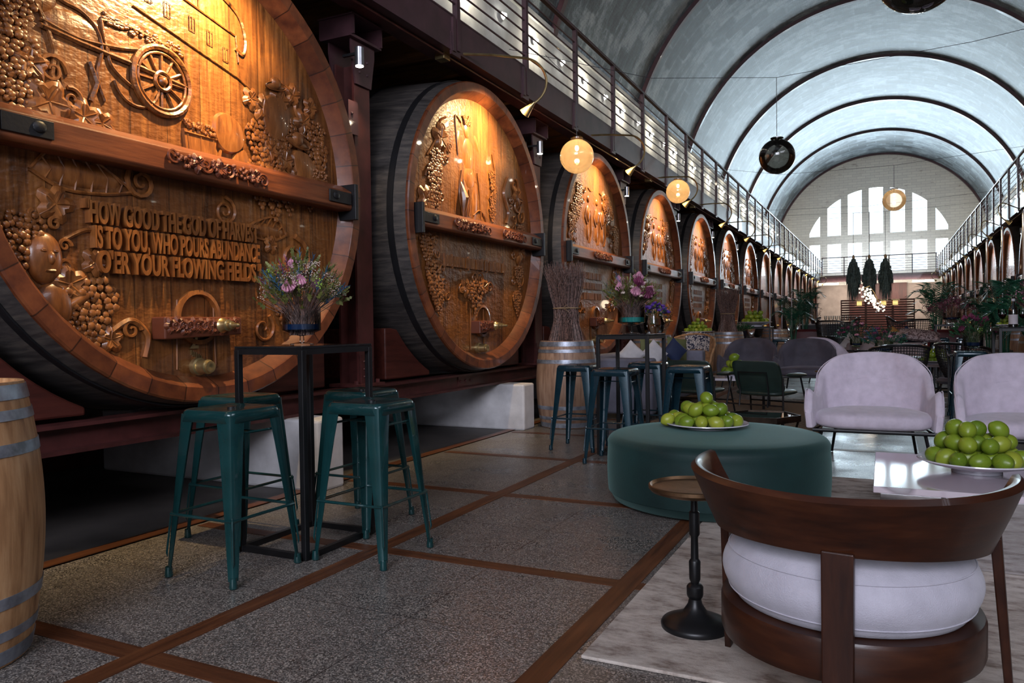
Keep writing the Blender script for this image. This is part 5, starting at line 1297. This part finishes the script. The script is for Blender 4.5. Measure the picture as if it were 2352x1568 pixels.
# low table between them, and hexagonal mirror table
t = thing('low_table', 'low grey table holding the lime bowl beyond the green armchairs', 'table', (-1.75, 10.35, .016)); MB().box((0, 0, .372), (.80, .60, .03)).build('table_top', 'china', t, smooth=0, bevel=.003)
for a in (-1, 1):
    for c in (-1, 1): MB().box((a*.36, c*.26, .178), (.03, .03, .356)).build('leg', 'black', t, smooth=0)
t = thing('hexagonal_table', 'low six-sided mirror-topped table behind the ottoman', 'side table', (-.93, 6.62, .004))
MB().lathe([(0, .33), (.30, .33), (.30, .345), (0, .345)], 6).build('mirror_top', 'mirror', t, smooth=0)
MB().ring([(.30, .30), (.312, .30), (.312, .352), (.30, .352)], 6).build('rim', 'bronze', t, smooth=0)
for k in range(6): a = PI/3*k; MB().tube([(.29*math.cos(a), .29*math.sin(a), .30), (.20*math.cos(a), .20*math.sin(a), 0)], .010, 6).build('leg', 'bronze', t)

# ------------------------------------------------------------------ grey sofa with pillows
t = thing('sofa', 'grey linen sofa with its back to the vats, behind the second bar table', 'sofa', (-2.86, 10.05, .004))
MB().box((.02, 0, .26), (.80, 2.5, .30)).build('base', 'greyfab', t, smooth=30, bevel=.03); 
for s in (-1, 1): MB().box((.02, s*1.36, .39), (.84, .22, .66)).build('armrest', 'greyfab', t, smooth=30, bevel=.03)
MB().box((-.33, 0, .50), (.18, 2.5, .50)).build('backrest', 'greyfab', t, smooth=30, bevel=.04)
for k in range(3): MB().box((.07, -.82+.82*k, .47), (.60, .80, .14)).build('seat_cushion', 'greyfab', t, smooth=30, bevel=.035, seg=3)
for a in (-1, 1):
    for c in (-1, 1): MB().box((.02+a*.36, c*1.38, .03), (.04, .04, .06)).build('leg', 'black', t, smooth=0)
def pillow(loc, rot, mat, label, s=.44, th=.14, sy=None):
    sy = sy or s
    def f(i, j):
        x, y = i*2-1, j*2-1; return (x*s/2*(1-.06*(1-y*y)), y*sy/2*(1-.06*(1-x*x)), 0)
    b = MB(); n_ = 14
    for sg in (1, -1): b.grid(lambda i, j: (f(i, j)[0], f(i, j)[1], sg*th/2*(max(0, (1-(2*i-1)**2))*max(0, (1-(2*j-1)**2)))**.38), n_, n_)
    o = b.build('pillow', mat, smooth=70); o.location = loc; o.rotation_euler = rot; return tag(o, label, 'pillow', 'scatter pillows')
zt = .575
pillow((-2.86, 9.22, zt+.17), (PI/2-.25, .75, .3), 'white', 'white pillow standing at the near end of the grey sofa', .27, .12)
pillow((-2.66, 9.55, zt+.17), (PI/2-.25, .8, .5), 'white', 'second white pillow leaning behind the first on the grey sofa', .27, .12)
pillow((-2.86, 10.05, zt+.17), (PI/2-.2, .2, 1.0), 'olive', 'olive green pillow in the middle of the grey sofa', .36, .12)
pillow((-2.62, 10.45, zt+.17), (PI/2-.2, .75, .6), 'navy', 'navy velvet pillow leaning on the olive ones', .28, .12)
pillow((-2.72, 10.98, zt+.17), (PI/2-.2, .15, .9), 'olive', 'olive green pillow nearer the far arm of the grey sofa', .36, .12)

# ------------------------------------------------------------------ rattan armchair with throw
def wicker(fn, nu, nv, r, b, skip=1):
    for i in range(nu+1): b.tube([fn(i/nu, j/14) for j in range(15)], r, 4)
    for j in range(nv+1): b.tube([fn(i/24, j/nv) for i in range(25)], r, 4)
t = thing('rattan_armchair', 'honey-coloured rattan armchair with a patterned throw', 'armchair', (-2.98, 12.76, .004), -.15)
def rsh(i, j): a = lerp(-.3, PI+.3, i); h = .30+(.50*math.sin(PI*i)**.5 if 0 < i < 1 else 0)+.14; return (.40*math.cos(a)*(1+.12*j), .36*math.sin(a)*(1+.15*j), lerp(.30, h, j))
b = MB(); b.grid(rsh, 36, 10); b.build('shell', 'rattan', t, solid=.012)
b = MB(); wicker(rsh, 30, 9, .007, b); b.build('weave', 'rattan', t)
MB().tube([rsh(i/40, 1) for i in range(41)], .02, 8).build('rim', 'rattan', t)
MB().lathe([(0, .28), (.38, .28), (.40, .32), (.36, .36), (0, .38)], 32).build('seat', 'rattan', t)
for a in (.6, 2.5, 3.8, 5.6): MB().tube([(.30*math.cos(a), .28*math.sin(a), .30), (.34*math.cos(a), .32*math.sin(a), 0)], .016, 6).build('leg', 'rattan', t)
def thr(i, j):
    p = Vector(rsh(lerp(.32, .62, i), 1)); q = j*2-1; n = Vector((p.x, p.y, 0)).normalized()
    return p+n*(.035*q)+Vector((0, 0, .035-.30*abs(q)**1.2+.004*math.sin(i*20)))
b = MB(); b.grid(thr, 20, 24); o = b.build('throw', 'throw', solid=.006); o.location = t.location; o.rotation_euler = t.rotation_euler; tag(o, 'navy and cream patterned throw over the back of the rattan armchair', 'throw')

# ------------------------------------------------------------------ wicker chairs further back
def make_wing():
    t = thing('wicker_wing_chair', 'x', 'armchair')
    def f(i, j):
        a = lerp(-.25, PI+.25, i); q = math.sin(PI*i) if 0 < i < 1 else 0; wing_ = 1.14+.10*abs(math.cos(PI*i))**3-.10*math.exp(-((abs(i-.5)-.27)**2)/.01)
        return (.50*math.cos(a)*(1+.22*j), .42*math.sin(a)*(1+.25*j), lerp(.32, wing_, j**.9))
    b = MB(); wicker(f, 34, 16, .008, b); b.build('weave', 'blackrattan', t); MB().tube([f(i/40, 1) for i in range(41)], .026, 8).build('rim', 'blackrattan', t)
    b = MB(); b.grid(lambda i, j: f(i, j*.45), 30, 6); b.build('lower_shell', 'blackrattan', t, solid=.01)
    MB().lathe([(0, .30), (.44, .30), (.47, .34), (.44, .40), (0, .42)], 32).build('seat', 'charcoal', t)
    for a in (.6, 2.5, 3.8, 5.6): MB().tube([(.36*math.cos(a), .32*math.sin(a), .32), (.42*math.cos(a), .38*math.sin(a), 0)], .018, 6).build('leg', 'blackrattan', t)
    return t
w1 = make_wing(); w1.location = (-1.2, 23.5, .004); w1.rotation_euler = (0, 0, 2.7); w1['label'] = 'black wicker wing chair left of the slatted screen'; w1['group'] = 'black wicker wing chairs'
dup(w1, (.63, 23.0, .004), -2.7, 'black wicker wing chair right of the slatted screen', 'black wicker wing chairs')
def make_hoop():
    t = thing('wicker_hoop_chair', 'x', 'armchair')
    def f(i, j):
        a = lerp(-.35, PI+.35, i); r_ = .16+.18*math.sin(PI/2*j); return (r_*1.05*math.cos(a), r_*math.sin(a), .20+.50*j+.10*j*(math.sin(PI*i) if 0 < i < 1 else 0))
    b = MB(); wicker(f, 40, 16, .005, b); b.build('weave', 'blackrattan', t); MB().tube([f(i/40, 1) for i in range(41)], .020, 8).build('rim', 'blackrattan', t)
    MB().lathe([(0, .24), (.30, .24), (.34, .28), (.30, .32), (0, .33)], 32).build('seat', 'charcoal', t)
    for a in (.7, 2.4, 3.9, 5.5): MB().tube([(.25*math.cos(a), .25*math.sin(a), .26), (.40*math.cos(a), .38*math.sin(a), 0)], .012, 6).build('leg', 'blackrattan', t)
    return t
h1 = make_hoop(); h1.location = (.17, 11.3, .004); h1.rotation_euler = (0, 0, 3.1+.2); h1['label'] = 'openwork black wicker chair left of the low lime table'; h1['group'] = 'openwork wicker chairs'
dup(h1, (.98, 12.1, .004), 2.4, 'openwork black wicker chair right of the low lime table', 'openwork wicker chairs')
t = thing('low_table', 'low black framed table with limes between the wicker chairs', 'table', (.72, 13.5, .018)); MB().box((0, 0, .407), (.9, .7, .03)).build('table_top', 'beige', t, smooth=0)
b = MB()
for s in (-1, 1):
    b.box((s*.42, 0, .02), (.025, .66, .025)); b.box((0, s*.32, .02), (.84, .025, .025)); b.box((0, s*.32, .20), (.84, .02, .02))
b.build('frame', 'black', t, smooth=0)
for a in (-1, -.1, .1, 1):
    for c in (-1, 1): MB().box((a*.42, c*.32, .197), (.025, .025, .39)).build('leg', 'black', t, smooth=0)
t = thing('round_table', 'pale round table carrying the teal and red bouquet', 'table', (-.01, 13.1, .02)); MB().lathe([(0, .52), (.50, .52), (.51, .53), (.51, .545), (0, .545)], 40).build('table_top', 'china', t); MB().lathe([(0, 0), (.22, 0), (.03, .03), (.03, .52), (0, .52)], 24).build('pedestal', 'black', t)
t = thing('round_table', 'small dark round table behind the lilac tub chair', 'table', (-.50, 16.3, .02)); MB().lathe([(0, .52), (.27, .52), (.28, .53), (.28, .545), (0, .545)], 32).build('table_top', 'blacktop', t); MB().lathe([(0, 0), (.2, 0), (.03, .03), (.03, .52), (0, .52)], 24).build('pedestal', 'black', t)
t = thing('side_table', 'thin brass ring side table beside the charcoal armchair', 'side table', (-.72, 11.4, .004)); MB().ring([(.15, .42), (.16, .42), (.16, .435), (.15, .435)], 32).build('rim', 'brass', t); MB().lathe([(0, .42), (.15, .42), (.15, .425), (0, .425)], 32).build('table_top', 'blacktop', t)
for k in range(3): a = 2.1*k; MB().tube([(.14*math.cos(a), .14*math.sin(a), .42), (.14*math.cos(a), .14*math.sin(a), 0)], .006, 6).build('leg', 'brass', t)
t = thing('side_table', 'black glass-topped side table beside the dark blue stool', 'side table', (1.02, 10.85, .004)); MB().box((0, 0, .685), (.62, .50, .02)).build('table_top', 'blacktop', t, smooth=0)
for a in (-1, 1):
    for c in (-1, 1): MB().box((a*.29, c*.23, .34), (.022, .022, .68)).build('leg', 'black', t, smooth=0)
# beige sofas
t = thing('sofa', 'long beige sofa facing away before the slatted screen', 'sofa', (.0, 17.2, .004)); MB().box((0, .1, .20), (1.4, .85, .39)).build('base', 'beige', t, smooth=30, bevel=.04); MB().box((0, -.30, .48), (1.4, .20, .42)).build('backrest', 'beige', t, smooth=30, bevel=.06)
for s in (-1, 1): MB().box((s*.68, .1, .40), (.2, .85, .36)).build('armrest', 'brownfab' if s > 0 else 'beige', t, smooth=30, bevel=.05)
pillow((.62, 16.93, .83), (.5, .12, .1), 'floralpillow', 'floral pillow lying along the top of the beige sofa', .75, .2, .34)
pillow((.42, 17.45, .72), (PI/2-.3, .75, 0), 'navy', 'navy pillow behind the floral one on the beige sofa', .44)
pillow((.22, 17.62, .74), (PI/2-.3, .6, .3), 'ochre', 'mustard pillow at the back of the beige sofa', .42)
pillow((-.62, 17.35, .66), (PI/2-.3, .6, 0), 'white', 'white pillow at the left end of the beige sofa', .36)
o = MB().lathe([(0, -.16), (.10, -.15), (.11, 0), (.10, .15), (0, .16)], 20, (0, 0, 0), 'X').build('bolster', 'beige'); o.location = (.12, 17.0, .80); tag(o, 'small round beige bolster beside the floral pillow', 'bolster')
t = thing('rattan_sofa', 'low rattan sofa with blue cushions at the right edge', 'sofa', (2.0, 11.4, .004)); MB().box((.1, 0, .24), (.8, 1.6, .28)).build('base', 'rattan', t, smooth=0, bevel=.03); MB().box((.42, 0, .55), (.12, 1.6, .5)).build('backrest', 'rattan', t, smooth=0, bevel=.04)
for s in (-1, 1): MB().box((.1, s*.78, .42), (.8, .10, .34)).build('armrest', 'rattan', t, smooth=0, bevel=.03)
pillow((1.90, 10.95, .74), (PI/2-.4, .4, -1.2), 'navy', 'navy pillow on the rattan sofa at the right edge', .55); pillow((2.0, 11.6, .66), (PI/2-.5, .2, -1.4), 'greyfab', 'grey pillow on the rattan sofa behind the navy one', .5)
for i, (x, y) in enumerate(((1.28, 20.0), (-2.1, 24.5))):
    t = thing('red_armchair', 'dark red leather armchair %s' % ('among the palms on the right' if i == 0 else 'beside the palm on the left'), 'armchair', (x, y, .004)); MB().box((0, 0, .205), (.8, .75, .40)).build('seat', 'redfab', t, smooth=30, bevel=.06); MB().box((0, -.32, .60), (.8, .18, .62)).build('backrest', 'redfab', t, smooth=30, bevel=.08)
    for s in (-1, 1): MB().box((s*.36, 0, .42), (.14, .7, .30)).build('armrest', 'redfab', t, smooth=30, bevel=.05)

# ------------------------------------------------------------------ palms
def palm(loc, label, H_=2.0, n=14, seed=1, spread=.9):
    rnd = random.Random(seed); t = thing('potted_palm', label, 'palm', loc, 0, 'potted palms')
    MB().box((0, 0, .28), (.55, .55, .56), taper=(1.15, 1.15)).build('planter', 'pot', t, smooth=0, bevel=.01); MB().box((0, 0, .57), (.56, .56, .02)).build('soil', 'twig', t, smooth=0)
    for k in range(n):
        b = MB(); a = 2*PI*k/n+rnd.uniform(-.3, .3); h = (H_-.6)*rnd.uniform(.55, 1.0); sp = spread*rnd.uniform(.35, 1.0); P = []
        for j in range(17):
            q = j/16; rr = .06+sp*q**1.6; z = .58+h*math.sin(min(1, q*1.05)*PI*.62)/.93*(1 if q < .6 else 1); P.append(Vector((rr*math.cos(a), rr*math.sin(a), z)))
        b.tube(P, [.010*(1-.8*j/16) for j in range(17)], 4)
        side = Vector((-math.sin(a), math.cos(a), 0))
        for j in range(5, 17):
            for q in (0, .5):
                p = P[j].lerp(P[min(16, j+1)], q); d = (P[min(16, j+1)]-P[j-1]).normalized(); L = .24*math.sin(PI*(j-4)/14)+.07
                for s in (-1, 1):
                    e = p+(side*s*.8+d*.6).normalized()*L+Vector((0, 0, -.25*L)); m_ = p.lerp(e, .5)+d*.012; m2 = p.lerp(e, .5)-d*.012; b.add([p, m_, e, m2], [(0, 1, 2, 3)])
        b.build('frond', 'palm', t, smooth=0)
    return t
palm((-2.25, 25.5, .004), 'feathery potted palm before the plain vats on the left', 2.1, 16, 2, .6)
palm((-2.3, 22.6, .004), 'smaller potted palm nearer the viewer on the left', 1.8, 12, 6, .55)
palm((1.15, 21.2, .004), 'tall potted palm on the right, nearest the aisle', 1.95, 18, 3, .6)
palm((1.75, 16.4, .004), 'bushy potted palm beyond the rattan sofa on the right', 1.55, 14, 4, .4)
palm((1.75, 14.6, .004), 'dark potted palm near the vats on the right', 1.7, 14, 5, .4)
palm((1.9, 13.0, .004), 'low potted palm behind the rattan sofa on the right', 1.3, 10, 8, .35)

# ------------------------------------------------------------------ the far end: boards, screens, lanterns
o = MB().box((-.37, 51.5, 1.72), (3.17, .12, 3.44)).build('door_1', 'redboard', smooth=0); struct(o)
for i, (x0, x1, n_) in enumerate(((-2.31, -.97, 17), (-.97, .43, 17), (.43, 1.55, 17))):
    t = thing('slatted_screen', ['left panel', 'middle panel', 'right panel'][i]+' of the red slatted screen at the far end', 'screen', ((x0+x1)/2, 48.6, .004), 0, 'slatted screen panels'); w_ = x1-x0
    for s in (-1, 1): MB().box((s*(w_/2-.03), 0, 1.19), (.06, .06, 2.38)).build('post', 'slat', t, smooth=0)
    for k in range(n_): MB().box((0, 0, .10+k*.14), (w_-.12, .025, .085)).build('slat', 'slat', t, smooth=0)
for i, x in enumerate((-1.35, -.08, .42+.1)):
    t = thing('lantern', ['first', 'second', 'third'][i]+' glowing louvred lantern on the slatted screen, counted from the left', 'lantern', (x, 48.46, 2.02), 0, 'glowing lanterns')
    for k in range(4): MB().box((.03*k, 0, .10*k), (.42-.02*k, .16, .022)).build('louvre', 'brass', t, smooth=0)
    MB().box((.04, 0, .15), (.26, .08, .22)).build('glow', 'lanternglow', t, smooth=0); MB().box((.04, .12, .34), (.44, .20, .03)).build('cap', 'brass', t, smooth=0)
# drinks station with glasses and red flower
t = thing('side_table', 'pale bar counter holding glasses before the far wall', 'counter', (-2.05, 34.0, .004)); MB().box((0, 0, 1.02), (2.2, .6, .05)).build('worktop', 'white', t, smooth=0); MB().box((0, 0, .5), (2.1, .5, .99)).build('base', 'pot', t, smooth=0)
gl = MB().lathe([(.03, 0), (.004, .01), (.004, .12), (.04, .18), (.05, .32)], 12, caps=False).build('drinking_glass', 'glass'); f1 = True
for k in range(18):
    o = gl if f1 else gl.copy()
    if not f1: C.objects.link(o)
    f1 = False; o.location = (-2.2+.14*(k % 9), 33.9+.2*(k//9), 1.05); tag(o, 'clear glass standing in the rows on the far bar counter', 'glass', 'glasses on the far counter')
bouquet((-2.6, 33.9, 1.15), 'red flower spike arrangement on the far bar counter', [('red_spike', 'redfab', 12, 'plume', .16)], .22, .80, .08, 29, 30, 'stem', 'palm', 40)
o = MB().lathe([(0, 0), (.14, 0), (.18, .18), (.16, .18), (.12, .03), (0, .03)], 24).build('flower_bowl', 'pot'); o.location = (-2.6, 33.9, 1.045); tag(o, 'dark bowl holding the red flower spikes', 'bowl')
# hanging bundles and chandelier
WZ = 3.95
for i, (x, y) in enumerate(((-.72, 21.7), (-.35, 21.8), (.03, 21.9))):
    t = thing('hanging_dried_bundle', ['left', 'middle', 'right'][i]+'-hand dark bundle of dried branches hanging in the aisle', 'dried bundle', (x, y, 2.80), 0, 'hanging dried bundles'); rnd = random.Random(40+i); b = MB()
    for k in range(420):
        a = rnd.random()*6.3; q = math.sqrt(rnd.random()); L = 1.2*rnd.random()**.55+.05; z = -L; wd = (.04+.14*min(1, L/.8))*q
        p = Vector((wd*math.cos(a), wd*math.sin(a), z)); m_ = Vector((wd*.75*math.cos(a), wd*.75*math.sin(a), z*.5)); s_ = Vector((-math.sin(a), math.cos(a), 0))*.016
        b.add([Vector((0, 0, 0)), m_-s_, p, m_+s_], [(0, 1, 2, 3)]); b.add([m_, m_+Vector((.05*math.cos(a), .05*math.sin(a), -.03)), m_+Vector((.05*math.cos(a), .05*math.sin(a), -.12))], [(0, 1, 2)])
    b.build('branches', 'hay', t, smooth=0); MB().lathe([(.03, -.04), (.035, 0), (.02, .05)], 10).build('tie', 'string', t); MB().tube([(0, 0, 0), (0, 0, WZ-2.80)], .005, 5).build('cord', 'wire', t)
wire([(HX-3.08, 21.4, 4.0), (-.72, 21.7, WZ), (-.35, 21.8, WZ), (.03, 21.9, WZ), (HX+3.08, 22.4, 4.1)], 'thin wire across the hall carrying the three dried bundles')
t = thing('chandelier', 'cascading cluster of glowing glass drops below the dried bundles', 'chandelier', (-.27, 20.4, 1.72)); rnd = random.Random(77)
for k in range(96):
    q = k/96; x = lerp(-.20, .20, q)+rnd.uniform(-.11, .11); z = lerp(.18, -.32, q)+rnd.uniform(-.08, .08); o = MB().ball((x, rnd.uniform(-.13, .13), z), (.024, .020, .034), 1, (rnd.random()*3, rnd.random()*3, 0)).build('glass_drop', 'crystal' if k % 3 else 'china', t, smooth=0)
MB().tube([(-.05, 0, .25), (-.05, 0, 2.2)], .004, 5).build('cord', 'wire', t); MB().tube([(-.22, 0, .20), (-.05, 0, .26), (.05, 0, .1), (.2, 0, -.25)], .006, 5).build('frame', 'brass', t)
light('chandelier_light', 'POINT', (-.27, 20.2, 1.7), 12, (1, .8, .55), shadow_soft_size=.12)
wire([(HX-3.08, 20.2, 4.0), (-.32, 20.4, 3.92), (HX+3.08, 20.6, 4.1)], 'thin wire across the hall carrying the chandelier')
wire([(HX-3.10, 7.97, 4.2), (-3.08, 7.97, 3.80)], 'short wire from the railing down to the nearest amber globe')
wire([(HX-3.10, 12.28, 4.2), (-3.0, 12.28, 3.95)], 'short wire from the railing down to the second amber globe')
light('far_gallery_lamp', 'AREA', (HX, 48.9, 3.3), 260, (1, .86, .72), (HX, 51.5, 1.2), shape='RECTANGLE', size=6, size_y=.2)
light('added_end_wall_fill', 'AREA', (HX, 49.9, 4.0), 130, (.90, .95, 1), (HX, 51.6, 8.2), shape='RECTANGLE', size=6, size_y=.3)  # added fill that brightens the end wall; no fixture stands on the gallery
